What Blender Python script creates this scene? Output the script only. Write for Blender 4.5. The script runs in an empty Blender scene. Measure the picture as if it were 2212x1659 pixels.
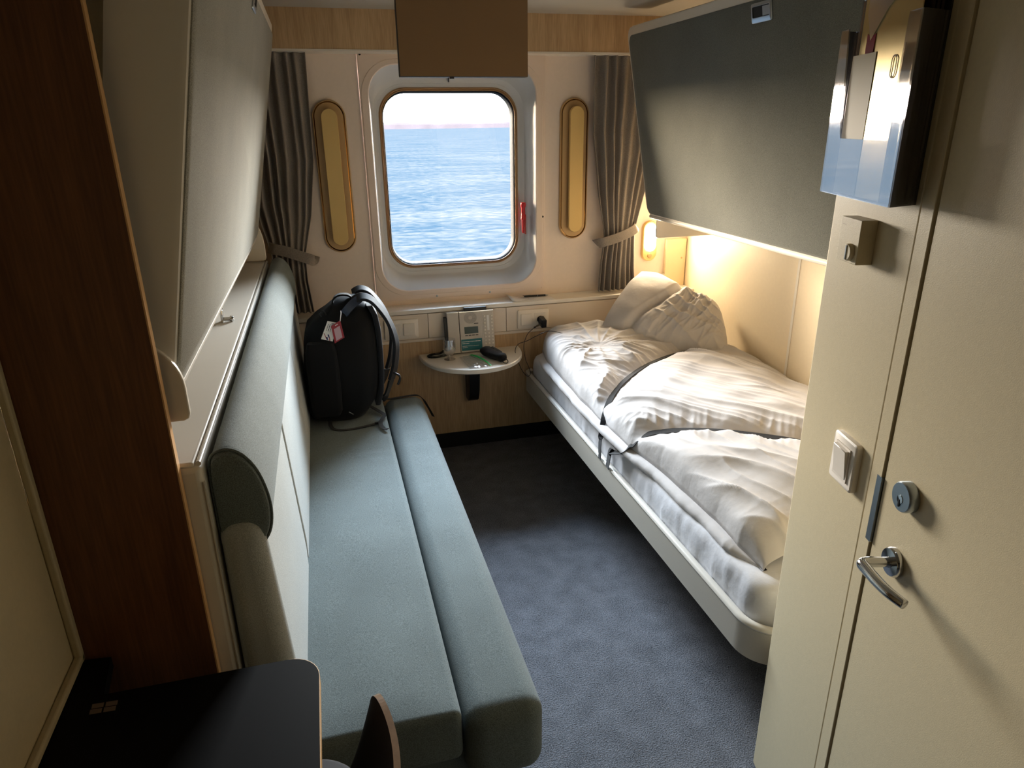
import bpy, bmesh, math, random
import numpy as np
from mathutils import Vector as V, Matrix, noise as mn
random.seed(7)
S = bpy.context.scene
COL = S.collection
PI = math.pi
# ------------------------------------------------------------------ room measures (metres)
D, W = 3.395, 3.52            # lower wainscot plane, upper window wall plane
XL, XR = -0.52, 1.935         # side walls
ZC = 2.115                    # ceiling
EYE = 1.65
# ------------------------------------------------------------------ materials
def lin(c):
    return tuple(((v/255)/12.92 if v/255 <= .04045 else ((v/255+.055)/1.055)**2.4) for v in c) + (1,)
def newmat(name):
    m = bpy.data.materials.new(name); m.use_nodes = True
    nt = m.node_tree; b = nt.nodes['Principled BSDF']
    return m, nt, b
def N(nt, t, **k):
    n = nt.nodes.new(t)
    for a, v in k.items(): setattr(n, a, v)
    return n
def mat(name, col, rough=.5, metal=0, spec=.5, var=0, vscale=8, bump=0, bscale=200, stretch=None, sheen=0, coat=0, alpha=1, trans=0):
    """procedural surface: base colour with slight noise variation and optional fine bump"""
    m, nt, b = newmat(name)
    b.inputs['Base Color'].default_value = lin(col)
    b.inputs['Roughness'].default_value = rough
    b.inputs['Metallic'].default_value = metal
    b.inputs['Specular IOR Level'].default_value = spec
    if sheen: b.inputs['Sheen Weight'].default_value = sheen
    if coat: b.inputs['Coat Weight'].default_value = coat
    if trans: b.inputs['Transmission Weight'].default_value = trans
    tc = N(nt, 'ShaderNodeTexCoord')
    mp = N(nt, 'ShaderNodeMapping')
    if stretch: mp.inputs['Scale'].default_value = stretch
    nt.links.new(tc.outputs['Object'], mp.inputs['Vector'])
    nz = N(nt, 'ShaderNodeTexNoise'); nz.inputs['Scale'].default_value = vscale; nz.inputs['Detail'].default_value = 6
    nt.links.new(mp.outputs['Vector'], nz.inputs['Vector'])
    if var:
        mx = N(nt, 'ShaderNodeMix', data_type='RGBA', blend_type='MULTIPLY')
        mx.inputs[0].default_value = 1
        mx.inputs[6].default_value = lin(col)
        rp = N(nt, 'ShaderNodeValToRGB')
        rp.color_ramp.elements[0].position = .3; rp.color_ramp.elements[1].position = .7
        lo = 1-var
        rp.color_ramp.elements[0].color = (lo, lo, lo, 1); rp.color_ramp.elements[1].color = (1, 1, 1, 1)
        nt.links.new(nz.outputs['Fac'], rp.inputs['Fac'])
        nt.links.new(rp.outputs['Color'], mx.inputs[7])
        nt.links.new(mx.outputs[2], b.inputs['Base Color'])
    if bump:
        n2 = N(nt, 'ShaderNodeTexNoise'); n2.inputs['Scale'].default_value = bscale; n2.inputs['Detail'].default_value = 3
        nt.links.new(mp.outputs['Vector'], n2.inputs['Vector'])
        bp = N(nt, 'ShaderNodeBump'); bp.inputs['Strength'].default_value = bump; bp.inputs['Distance'].default_value = .002
        nt.links.new(n2.outputs['Fac'], bp.inputs['Height'])
        nt.links.new(bp.outputs['Normal'], b.inputs['Normal'])
    return m
def wood(name, c1, c2, scale=(14, 14, 1.1), rough=.45):
    m, nt, b = newmat(name)
    b.inputs['Roughness'].default_value = rough
    tc = N(nt, 'ShaderNodeTexCoord'); mp = N(nt, 'ShaderNodeMapping'); mp.inputs['Scale'].default_value = scale
    nt.links.new(tc.outputs['Object'], mp.inputs['Vector'])
    nz = N(nt, 'ShaderNodeTexNoise'); nz.inputs['Scale'].default_value = 2.6; nz.inputs['Detail'].default_value = 8; nz.inputs['Distortion'].default_value = .6
    nt.links.new(mp.outputs['Vector'], nz.inputs['Vector'])
    mp2 = N(nt, 'ShaderNodeMapping'); mp2.inputs['Scale'].default_value = tuple(s*9 for s in scale[:2]) + (scale[2]*5,)
    nt.links.new(tc.outputs['Object'], mp2.inputs['Vector'])
    n2 = N(nt, 'ShaderNodeTexNoise'); n2.inputs['Scale'].default_value = 2.5; n2.inputs['Detail'].default_value = 4
    nt.links.new(mp2.outputs['Vector'], n2.inputs['Vector'])
    ad = N(nt, 'ShaderNodeMath', operation='ADD'); nt.links.new(nz.outputs['Fac'], ad.inputs[0]); nt.links.new(n2.outputs['Fac'], ad.inputs[1])
    hf = N(nt, 'ShaderNodeMath', operation='MULTIPLY'); hf.inputs[1].default_value = .5; nt.links.new(ad.outputs[0], hf.inputs[0])
    rp = N(nt, 'ShaderNodeValToRGB')
    rp.color_ramp.elements[0].position = .36; rp.color_ramp.elements[0].color = lin(c1)
    rp.color_ramp.elements[1].position = .62; rp.color_ramp.elements[1].color = lin(c2)
    nt.links.new(hf.outputs[0], rp.inputs['Fac']); nt.links.new(rp.outputs['Color'], b.inputs['Base Color'])
    return m
def emit(name, col, strength):
    m, nt, b = newmat(name)
    b.inputs['Base Color'].default_value = lin(col)
    b.inputs['Emission Color'].default_value = lin(col); b.inputs['Emission Strength'].default_value = strength
    return m
def fabric(name, col, weave=900, var=.22, rough=.9, bump=.35, sheen=.15):
    """woven upholstery: thread-scale bump plus heathered colour"""
    m, nt, b = newmat(name)
    b.inputs['Roughness'].default_value = rough; b.inputs['Specular IOR Level'].default_value = .2
    b.inputs['Sheen Weight'].default_value = sheen
    tc = N(nt, 'ShaderNodeTexCoord')
    nz = N(nt, 'ShaderNodeTexNoise'); nz.inputs['Scale'].default_value = weave*.5; nz.inputs['Detail'].default_value = 3
    nt.links.new(tc.outputs['Object'], nz.inputs['Vector'])
    n2 = N(nt, 'ShaderNodeTexNoise'); n2.inputs['Scale'].default_value = 5; n2.inputs['Detail'].default_value = 3
    nt.links.new(tc.outputs['Object'], n2.inputs['Vector'])
    ad = N(nt, 'ShaderNodeMath', operation='MULTIPLY_ADD'); ad.inputs[1].default_value = .25
    nt.links.new(n2.outputs['Fac'], ad.inputs[0]); nt.links.new(nz.outputs['Fac'], ad.inputs[2])
    rp = N(nt, 'ShaderNodeValToRGB')
    d = tuple(max(0, v*(1-var)) for v in col); u = tuple(min(255, v*(1+var*.6)) for v in col)
    rp.color_ramp.elements[0].position = .42; rp.color_ramp.elements[0].color = lin(d)
    rp.color_ramp.elements[1].position = .82; rp.color_ramp.elements[1].color = lin(u)
    nt.links.new(ad.outputs[0], rp.inputs['Fac']); nt.links.new(rp.outputs['Color'], b.inputs['Base Color'])
    bp = N(nt, 'ShaderNodeBump'); bp.inputs['Strength'].default_value = bump; bp.inputs['Distance'].default_value = .0015
    nt.links.new(nz.outputs['Fac'], bp.inputs['Height']); nt.links.new(bp.outputs['Normal'], b.inputs['Normal'])
    return m
def clear(name, tint, haze, hazecol=(255, 255, 255), rough=.05, gloss=.12):
    """thin clear pane: mostly straight-through light, a glossy film and a little haze"""
    m, nt, b = newmat(name)
    nt.nodes.remove(b)
    out = nt.nodes['Material Output']
    tr = N(nt, 'ShaderNodeBsdfTransparent'); tr.inputs[0].default_value = lin(tint)
    gl = N(nt, 'ShaderNodeBsdfGlossy'); gl.inputs['Roughness'].default_value = rough
    df = N(nt, 'ShaderNodeBsdfDiffuse'); df.inputs[0].default_value = lin(hazecol)
    m1 = N(nt, 'ShaderNodeMixShader'); m2 = N(nt, 'ShaderNodeMixShader')
    lw = N(nt, 'ShaderNodeLayerWeight'); lw.inputs['Blend'].default_value = .3
    ml = N(nt, 'ShaderNodeMath', operation='MULTIPLY_ADD'); ml.inputs[1].default_value = 1-gloss; ml.inputs[2].default_value = gloss*.4
    nt.links.new(lw.outputs['Fresnel'], ml.inputs[0])
    nt.links.new(ml.outputs[0], m1.inputs[0]); nt.links.new(tr.outputs[0], m1.inputs[1]); nt.links.new(gl.outputs[0], m1.inputs[2])
    m2.inputs[0].default_value = haze
    nt.links.new(m1.outputs[0], m2.inputs[1]); nt.links.new(df.outputs[0], m2.inputs[2])
    nt.links.new(m2.outputs[0], out.inputs['Surface'])
    return m, nt, m2

M = {}
M['wall'] = mat('wall_laminate', (238, 222, 208), .5, var=.03, vscale=60, bump=.12, bscale=500)
M['wall_warm'] = mat('bunk_wall_laminate', (236, 222, 196), .5, var=.03, vscale=60, bump=.12, bscale=500)
M['module'] = mat('cabin_module_laminate', (206, 192, 160), .42, var=.05, vscale=120, bump=.15, bscale=700)
M['ceil'] = mat('ceiling_panel', (178, 174, 166), .6, var=.03)
M['white'] = mat('white_lacquer', (232, 226, 216), .35, var=.02)
M['sillwhite'] = mat('white_laminate_band', (226, 212, 196), .4, var=.02)
M['reveal'] = mat('window_reveal_plastic', (206, 208, 212), .35)
M['plate'] = mat('window_plate_plastic', (234, 216, 202), .4, var=.02)
M['gasket'] = mat('gasket_rubber', (168, 130, 88), .35)
M['gasket_dark'] = mat('gasket_inner_rubber', (5, 8, 14), .6, spec=.05)
M['oak'] = wood('oak_laminate', (176, 144, 106), (208, 176, 136), (10, 10, .9))
M['oak_shaded'] = wood('partition_wood_shaded', (90, 55, 35), (122, 78, 48), (9, 9, .8), .5)  # oak of the partition, its shade put into the darker tones
M['oak_edge'] = wood('wood_edge_band', (214, 166, 112), (232, 190, 138), (20, 20, 2))
M['carpet'] = None
M['black'] = mat('black_plastic', (22, 22, 24), .4)
M['base'] = mat('black_baseboard', (18, 18, 20), .5)
M['rail'] = mat('bed_rail_lacquer', (206, 200, 188), .4, var=.04, vscale=300)
M['rim'] = mat('bed_rim_lacquer', (216, 212, 204), .25)
M['sofa'] = fabric('sofa_fabric', (112, 122, 122))
M['sofaback'] = fabric('sofa_back_fabric', (176, 180, 178), var=.12)
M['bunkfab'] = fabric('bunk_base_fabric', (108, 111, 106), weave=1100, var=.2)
M['linen'] = mat('white_linen', (199, 196, 196), .85, spec=.15, var=.03, vscale=3, bump=.5, bscale=42, sheen=.05)
M['sheet'] = mat('white_sheet', (212, 213, 219), .85, spec=.15, var=.03, vscale=3, bump=.5, bscale=45)
M['strap'] = fabric('black_webbing', (20, 20, 22), weave=1500, var=.2)
M['bunkfab_lit'] = fabric('bunk_base_fabric_lit', (158, 157, 148), weave=1100, var=.16)  # copy of the bunk fabric with the left side's stronger light in its colour
M['curtain'] = fabric('curtain_fabric', (140, 132, 125), weave=700, var=.14)
M['brass'] = mat('matt_brass_lacquer', (220, 188, 122), .45, metal=.15)
M['brass_plate'] = mat('brass_back_plate', (194, 160, 112), .42, metal=.15)
M['brass_shiny'] = mat('polished_brass', (150, 104, 56), .08, metal=1)
M['chrome'] = mat('chrome', (200, 200, 200), .12, metal=1)
M['steel'] = mat('satin_steel', (168, 176, 182), .28, metal=1)
M['grey'] = mat('phone_grey_plastic', (196, 188, 178), .45)
M['teal'] = mat('teal_sticker', (30, 110, 120), .5)
M['lcd'] = mat('lcd_glass', (44, 62, 54), .2)
M['whitepl'] = mat('white_plastic', (230, 222, 212), .35)
M['desk'] = mat('desk_dark_laminate', (13, 12, 14), .6, spec=.12, var=.2, vscale=300)
M['ply_edge'] = wood('plywood_edge', (190, 150, 104), (214, 178, 130), (30, 30, 30))
M['chair_edge'] = mat('chair_veneer_edge', (128, 98, 70), .25, var=.2, vscale=90)
M['chair'] = mat('chair_dark_veneer', (44, 34, 28), .65, spec=.15, var=.2, vscale=60)
M['pack'] = fabric('backpack_nylon', (13, 13, 15), weave=1300, var=.3, rough=.7, bump=.25, sheen=.05)
M['pack_pad'] = fabric('backpack_padding', (30, 31, 36), weave=900, var=.25, rough=.7, bump=.3)
M['pack_blue'] = mat('backpack_sheen_nylon', (44, 54, 74), .4)
M['red'] = mat('red_plastic', (196, 20, 36), .35)
M['tag_red'] = mat('red_tag_leather', (150, 16, 26), .4)
M['paper'] = mat('paper', (236, 232, 228), .7, var=.02)
M['print'] = mat('printed_ink', (70, 66, 70), .7)
M['blue_ink'] = mat('blue_print', (40, 52, 110), .7)
M['red_ink'] = mat('red_print', (140, 30, 44), .7)
M['pale_ink'] = mat('pale_print', (170, 150, 130), .7)
M['emblem'] = mat('emblem_print', (112, 96, 86), .6)
M['green'] = mat('green_zip_plastic', (40, 190, 100), .4)
M['card_green'] = mat('green_brown_card', (156, 134, 72), .5, var=.1)
M['gold'] = mat('glossy_gold_card', (214, 190, 130), .22, metal=.55)
M['card_dark'] = mat('dark_leaflet', (62, 46, 34), .6, var=.2, vscale=80)
M['silver'] = mat('silver_foil', (214, 216, 222), .12, metal=.9)
M['tv'] = mat('screen_glass', (134, 106, 76), .45, spec=.4)  # screen is off; the room's brown reflection is put into the base colour
M['tvbody'] = mat('screen_housing', (24, 22, 22), .5)
M['dark'] = mat('dark_recess', (12, 11, 10), .7)
M['lamp_on'] = emit('lit_lamp_lens', (255, 236, 200), 30)
M['lamp_off'] = mat('unlit_lamp_lens', (220, 206, 180), .4)
M['box_beige'] = mat('beige_cover_box', (226, 208, 168), .45)
M['glassware'] = clear('clear_glassware', (250, 248, 246), .10, gloss=.9)[0]
M['acrylic'] = clear('clear_acrylic', (244, 244, 246), .05, gloss=1.0, rough=.05)[0]
M['acrylic_side'] = clear('clear_acrylic_side', (238, 236, 240), .03, gloss=.1, rough=.05)[0]
M['bag'] = clear('clear_bag_film', (250, 250, 250), .10, gloss=.8, rough=.12)[0]
# carpet: short pile, blue-grey, mottled
def carpet():
    m, nt, b = newmat('carpet_pile')
    b.inputs['Roughness'].default_value = .95; b.inputs['Specular IOR Level'].default_value = .1
    tc = N(nt, 'ShaderNodeTexCoord')
    n1 = N(nt, 'ShaderNodeTexNoise'); n1.inputs['Scale'].default_value = 260; n1.inputs['Detail'].default_value = 5
    n2 = N(nt, 'ShaderNodeTexNoise'); n2.inputs['Scale'].default_value = 14; n2.inputs['Detail'].default_value = 5
    for n in (n1, n2): nt.links.new(tc.outputs['Object'], n.inputs['Vector'])
    ad = N(nt, 'ShaderNodeMath', operation='MULTIPLY_ADD'); ad.inputs[1].default_value = .3
    nt.links.new(n2.outputs['Fac'], ad.inputs[0]); nt.links.new(n1.outputs['Fac'], ad.inputs[2])
    rp = N(nt, 'ShaderNodeValToRGB')
    rp.color_ramp.elements[0].position = .45; rp.color_ramp.elements[0].color = lin((78, 79, 83))
    rp.color_ramp.elements[1].position = .85; rp.color_ramp.elements[1].color = lin((142, 143, 149))
    nt.links.new(ad.outputs[0], rp.inputs['Fac']); nt.links.new(rp.outputs['Color'], b.inputs['Base Color'])
    bp = N(nt, 'ShaderNodeBump'); bp.inputs['Strength'].default_value = .9; bp.inputs['Distance'].default_value = .006
    nt.links.new(n1.outputs['Fac'], bp.inputs['Height']); nt.links.new(bp.outputs['Normal'], b.inputs['Normal'])
    return m
M['carpet'] = carpet()

# ------------------------------------------------------------------ mesh helpers (all in world coordinates)
def BM(): return bmesh.new()
def box(bm, x0, x1, y0, y1, z0, z1):
    return obox(bm, ((x0+x1)/2, (y0+y1)/2, (z0+z1)/2), (1, 0, 0), (0, 1, 0), (0, 0, 1), (x1-x0)/2, (y1-y0)/2, (z1-z0)/2)
def obox(bm, c, a, b, n, ha, hb, hn):
    c, a, b, n = V(c), V(a).normalized(), V(b).normalized(), V(n).normalized()
    vs = [bm.verts.new(c+a*ha*i+b*hb*j+n*hn*k) for k in (-1, 1) for j in (-1, 1) for i in (-1, 1)]
    for f in ((0, 2, 3, 1), (4, 5, 7, 6), (0, 1, 5, 4), (2, 6, 7, 3), (0, 4, 6, 2), (1, 3, 7, 5)):
        bm.faces.new([vs[i] for i in f])
def prism(bm, pts, ext):
    a = [bm.verts.new(V(p)) for p in pts]; b = [bm.verts.new(V(p)+V(ext)) for p in pts]
    n = len(pts)
    bm.faces.new(a); bm.faces.new(b[::-1])
    for i in range(n): bm.faces.new((a[i], b[i], b[(i+1) % n], a[(i+1) % n]))
def loft(bm, loops, cap0=False, cap1=False, closed=True):
    rows = [[bm.verts.new(V(p)) for p in L] for L in loops]
    for r0, r1 in zip(rows, rows[1:]):
        n = len(r0)
        for i in range(n if closed else n-1):
            j = (i+1) % n
            bm.faces.new((r0[i], r0[j], r1[j], r1[i]))
    if cap0: bm.faces.new(rows[0][::-1])
    if cap1: bm.faces.new(rows[-1])
    return rows
def rr2(w, h, r, n=6):
    """rounded-rectangle outline, centred, counter-clockwise"""
    r = min(r, w/2-1e-5, h/2-1e-5); o = []
    for k, (sx, sy) in enumerate(((1, 1), (-1, 1), (-1, -1), (1, -1))):
        for i in range(n+1):
            a = PI/2*k + PI/2*i/n
            o.append((sx*(w/2-r)+r*math.cos(a), sy*(h/2-r)+r*math.sin(a)))
    return o
def rrxz(cx, cz, w, h, r, y, n=6): return [(cx+a, y, cz+b) for a, b in rr2(w, h, r, n)]
def circ(c, a, b, r, n=16):
    c, a, b = V(c), V(a).normalized(), V(b).normalized()
    return [c+a*r*math.cos(2*PI*i/n)+b*r*math.sin(2*PI*i/n) for i in range(n)]
def cyl(bm, p0, p1, r0, r1=None, n=16):
    p0, p1 = V(p0), V(p1); r1 = r0 if r1 is None else r1
    ax = (p1-p0).normalized(); a = ax.orthogonal().normalized(); b = ax.cross(a)
    loft(bm, [circ(p0, a, b, r0, n), circ(p1, a, b, r1, n)], True, True)
def lathe(bm, c, prof, n=24, ax=(0, 0, 1)):
    ax = V(ax).normalized(); a = ax.orthogonal().normalized(); b = ax.cross(a); c = V(c)
    loft(bm, [circ(c+ax*z, a, b, max(r, 1e-4), n) for r, z in prof], True, True)
def smoothpath(pts, sub=6):
    P = [V(p) for p in pts]; o = []
    for i in range(len(P)-1):
        p0, p1, p2, p3 = P[max(i-1, 0)], P[i], P[i+1], P[min(i+2, len(P)-1)]
        for k in range(sub):
            t = k/sub
            o.append(.5*((2*p1)+(p2-p0)*t+(2*p0-5*p1+4*p2-p3)*t*t+(3*p1-p0-3*p2+p3)*t**3))
    o.append(P[-1]); return o
def tube(bm, pts, r, n=8, sub=6):
    P = smoothpath(pts, sub) if sub else [V(p) for p in pts]
    loops = []; up = None
    for i, p in enumerate(P):
        t = (P[min(i+1, len(P)-1)]-P[max(i-1, 0)]).normalized()
        if up is None: up = t.orthogonal().normalized()
        up = (up-t*up.dot(t)).normalized(); b = t.cross(up)
        rr = r(i/(len(P)-1)) if callable(r) else r
        loops.append(circ(p, up, b, rr, n))
    loft(bm, loops, True, True)
def ribbon(bm, pts, w, th, up=(0, 0, 1), sub=6):
    """flat strap along pts; width lies across 'up' x tangent"""
    P = smoothpath(pts, sub) if sub else [V(p) for p in pts]
    loops = []
    for i, p in enumerate(P):
        t = (P[min(i+1, len(P)-1)]-P[max(i-1, 0)]).normalized()
        u = V(up(i/(len(P)-1))) if callable(up) else V(up)
        s = t.cross(u).normalized(); nn = s.cross(t).normalized()
        ww = w(i/(len(P)-1)) if callable(w) else w
        loops.append([p+s*ww/2+nn*th/2, p-s*ww/2+nn*th/2, p-s*ww/2-nn*th/2, p+s*ww/2-nn*th/2])
    loft(bm, loops, True, True)
# ------------------------------------------------------------------ objects
ORG = {}
def finish(bm, name, m, org, smooth=False, bevel=0, seg=3, subd=0, auto=None):
    for v in bm.verts: v.co -= org
    bmesh.ops.recalc_face_normals(bm, faces=bm.faces[:])
    me = bpy.data.meshes.new(name); bm.to_mesh(me); bm.free()
    o = bpy.data.objects.new(name, me); COL.objects.link(o)
    me.materials.append(M[m] if isinstance(m, str) else m)
    if bevel:
        md = o.modifiers.new('bevel', 'BEVEL'); md.width = bevel; md.segments = seg; md.limit_method = 'ANGLE'; md.angle_limit = math.radians(40)
    if subd:
        md = o.modifiers.new('sub', 'SUBSURF'); md.levels = subd; md.render_levels = subd
    if smooth or bevel:
        for p in me.polygons: p.use_smooth = True
        if bevel or smooth == 'auto':
            try: me.set_sharp_from_angle(angle=math.radians(38))
            except Exception: pass
    return o
def thing(name, label, cat, loc, group=None):
    o = bpy.data.objects.new(name, None); COL.objects.link(o); o.location = loc
    o.empty_display_size = .05
    o['label'] = label; o['category'] = cat
    if group: o['group'] = group
    ORG[o] = V(loc); return o
def part(par, name, bm, m, label=None, **k):
    o = finish(bm, name, m, ORG[par], **k); o.parent = par; ORG[o] = ORG[par]
    if label: o['label'] = label
    return o
def solo(name, bm, m, label, cat, loc, group=None, kind=None, **k):
    o = finish(bm, name, m, V(loc), **k); o.location = loc; ORG[o] = V(loc)
    o['label'] = label; o['category'] = cat
    if group: o['group'] = group
    if kind: o['kind'] = kind
    return o
def struct(name, bm, m, label=None, cat=None, **k):
    o = finish(bm, name, m, V((0, 0, 0)), **k); o['kind'] = 'structure'; ORG[o] = V((0, 0, 0))
    o['label'] = label or name.replace('_', ' '); o['category'] = cat or name.split('_')[0]
    return o
def dup(root, loc, label, group=None):
    r = root.copy(); COL.objects.link(r); r.location = loc; r['label'] = label
    for ch in list(root.children):
        c = ch.copy(); COL.objects.link(c); c.parent = r
        for g in list(ch.children):
            d = g.copy(); COL.objects.link(d); d.parent = c
    return r

# ================================================================== SETTING
b = BM(); box(b, -1.2, 2.4, -1.3, W+.02, -.03, 0); struct('floor', b, 'carpet', 'blue-grey short pile carpet between the sofa and the bed', 'carpet')
b = BM(); box(b, -.6, 2.1, -1.3, W+.02, ZC, ZC+.03); struct('ceiling', b, 'ceil', 'grey ceiling panel above the window pelmet', 'ceiling')
b = BM(); box(b, XL-.03, XL, -1.3, W+.02, 0, ZC); struct('wall_left', b, 'module', 'pale laminate wall behind the left folded bunk and the desk', 'wall')
b = BM(); box(b, XR, XR+.03, 1.1, W+.02, 0, ZC)
struct('wall_right', b, 'wall_warm', 'cream laminate wall beside the bed', 'wall')
b = BM(); box(b, XR-.0015, XR, 2.52, 2.535, .3, ZC); struct('trim_1', b, 'white', 'thin vertical joint strip in the wall beside the bed', 'trim')
# window wall with rectangular opening behind the plate
OX0, OX1, OZ0, OZ1 = .235, 1.088, .830, 1.935
b = BM()
box(b, XL, OX0, W, W+.03, 0, ZC); box(b, OX1, XR, W, W+.03, 0, ZC); box(b, OX0, OX1, W, W+.03, 0, OZ0); box(b, OX0, OX1, W, W+.03, OZ1, ZC)
struct('wall_back', b, 'wall', 'beige wall around the window', 'wall')
b = BM(); box(b, -1.0, 1.2, -1.33, -1.3, 0, ZC); struct('wall_front', b, 'dark', 'unseen end wall behind the camera, darkened to cut bounced light', 'wall')  # out of view, coloured dark to keep bounced light off the near faces
# lower wainscot: oak panel, white band with joints, sill shelf, baseboard
b = BM(); box(b, XL, XR, D, W, .088, .614); struct('trim_2', b, 'oak', 'oak laminate wainscot panel below the half-round table', 'panel')
b = BM()
for x0, x1 in ((XL, .457), (.459, .864), (.866, XR)): box(b, x0, x1, D-.004, W, .630, .757)
box(b, XL, XR, D-.004, W, .614, .6285)
struct('trim_3', b, 'sillwhite', 'white band with wall sockets under the window shelf', 'panel', bevel=.0012, seg=1)
b = BM(); box(b, XL, XR, D-.006, W, .760, .781); struct('trim_4', b, 'white', 'white shelf ledge running along under the window', 'shelf', bevel=.004)
b = BM(); box(b, XL, XR, D+.004, W, 0, .086); struct('baseboard_back', b, 'base', 'black baseboard under the oak wainscot', 'baseboard')
# pelmet
b = BM(); box(b, XL, XR, D, D+.022, 1.957, ZC); struct('trim_5', b, 'oak', 'oak pelmet board across the top of the window wall', 'pelmet')
b = BM(); box(b, XL, XR, D-.002, W, 1.949, 1.957); struct('trim_6', b, 'white', 'white underside strip of the pelmet', 'trim')
# angled bathroom wall with the door, starting at the corner beside the foot of the bed
E0 = V((.982, 1.203, 0)); dW = V((-.2185701, -.9758213, 0)); nW = V((-.9758213, .2185701, 0)); UP = V((0, 0, 1))
def wp(u, z, off=0): return E0+dW*u+nW*off+UP*z
def wbox(bm, u0, u1, z0, z1, o0, o1): obox(bm, wp((u0+u1)/2, (z0+z1)/2, (o0+o1)/2), dW, UP, nW, (u1-u0)/2, (z1-z0)/2, (o1-o0)/2)
b = BM(); wbox(b, 0, .286, .006, ZC, -.04, 0); struct('wall_bathroom', b, 'module', 'pale bathroom wall panel with the light switch beside the bed foot', 'wall', bevel=.006)
b = BM(); wbox(b, .286, .320, 0, ZC, -.04, .0015); struct('trim_7', b, 'module', 'narrow door frame strip beside the light switch', 'door frame', bevel=.001, seg=1)
b = BM(); box(b, .985, XR, 1.16, 1.196, 0, ZC); struct('wall_foot', b, 'module', 'bathroom wall at the foot of the bed', 'wall')
b = BM(); wbox(b, 1.06, 2.7, 0, ZC, -.04, 0); struct('wall_entry', b, 'module', 'pale entry wall past the door', 'wall')
b = BM(); wbox(b, .318, 1.062, 0, ZC, -.06, -.03); struct('trim_8', b, 'dark', 'dark door rebate', 'door frame')
b = BM(); wbox(b, .3245, 1.055, .004, 2.10, -.03, -.001); door = struct('door_1', b, 'module', 'pale bathroom door with chrome lever handle', 'door', bevel=.003)
b = BM(); wbox(b, .3085, .3235, .921, 1.053, -.004, .003); part(door, 'strike_plate', b, 'steel', 'dark steel strike plate in the door edge')
def disc(bm, u, z, prof, n=28):
    c = wp(u, z, 0); lathe(bm, c, prof, n, nW)
b = BM(); disc(b, .3985, .930, [(.026, -.002), (.0265, .006), (.024, .010), (.010, .011), (.010, .012)]); hd = part(door, 'door_handle', b, 'chrome', smooth='auto')
b = BM(); hp = [wp(.3985, .930, .004), wp(.397, .930, .03), wp(.396, .930, .05), wp(.402, .930, .0585), wp(.42, .931, .060), wp(.45, .931, .060), wp(.48, .930, .056), wp(.508, .928, .046)]
tube(b, hp, lambda t: .0085+.0015*math.sin(PI*t), 12, 8); part(hd, 'lever', b, 'chrome', smooth=True)
b = BM(); disc(b, .402, 1.060, [(.0265, -.002), (.0265, .013), (.0245, .016), (.001, .016)]); lk = part(door, 'lock_escutcheon', b, 'steel', 'round steel lock plate', smooth='auto')
b = BM(); disc(b, .402, 1.056, [(.0075, .014), (.0075, .017), (.001, .0175)], 18); part(lk, 'lock_cylinder', b, 'chrome', smooth='auto')
b = BM(); wbox(b, .4005, .4035, 1.043, 1.056, .0165, .0182); part(lk, 'key_slot', b, 'black')

# ------------------------------------------------------------------ window
win = bpy.data.objects.new('window_1', None); COL.objects.link(win); win['kind'] = 'structure'; win['label'] = 'ship window with rounded corners looking onto the sea'; win['category'] = 'window'
ORG[win] = V((0, 0, 0))
PX, PZ, PWd, PH = .664, 1.385, .888, 1.156
def fr(y, cx, cz, w, h, r, n=10): return rrxz(cx, cz, w, h, r, y, n)
AX, AZ, AW, AH, AR = .660, 1.381, .800, 1.050, .130
b = BM()
loft(b, [fr(W-.001, PX, PZ, PWd, PH, .02), fr(W-.014, PX, PZ, PWd, PH, .02), fr(W-.016, PX, PZ, PWd-.006, PH-.006, .02),
         fr(W-.016, AX, AZ, AW+.072, AH+.052, .16), fr(W-.019, AX, AZ, AW+.066, AH+.046, .157), fr(W-.020, AX, AZ, AW+.008, AH+.008, AR+.004), fr(W-.014, AX, AZ, AW, AH, AR)])
part(win, 'window_plate', b, 'plate', smooth='auto')
b = BM()
GX, GZ, GW, GH, GR = .653, 1.381, .690, .868, .130
loft(b, [fr(W-.014, AX, AZ, AW, AH, AR), fr(W+.05, AX, AZ, AW-.020, AH-.030, AR), fr(W+.096, GX+.002, GZ, GW+.066, GH+.078, GR+.022),
         fr(W+.098, GX+.002, GZ, GW+.060, GH+.072, GR+.02), fr(W+.100, GX+.001, GZ, GW+.032, GH+.036, GR+.012), fr(W+.1025, GX, GZ, GW+.028, GH+.032, GR+.01), fr(W+.104, GX, GZ, GW, GH, GR)])
part(win, 'window_reveal', b, 'reveal', smooth='auto')
b = BM()
def gp(y, k): return fr(y, GX, GZ, GW-k, GH-k, GR-k/2.4)
loft(b, [gp(W+.106, -.004), gp(W+.098, .004), gp(W+.095, .010), gp(W+.098, .016), gp(W+.102, .018), gp(W+.099, .022), gp(W+.0985, .030), gp(W+.102, .031)])
part(win, 'gasket', b, 'gasket', smooth='auto')
b = BM(); loft(b, [gp(W+.1005, .0300), gp(W+.104, .036), gp(W+.112, .044), gp(W+.16, .050), gp(W+.161, -.1)])
part(win, 'outer_frame', b, 'gasket_dark', 'dark blue-black outer rim of the window', smooth='auto')
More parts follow.
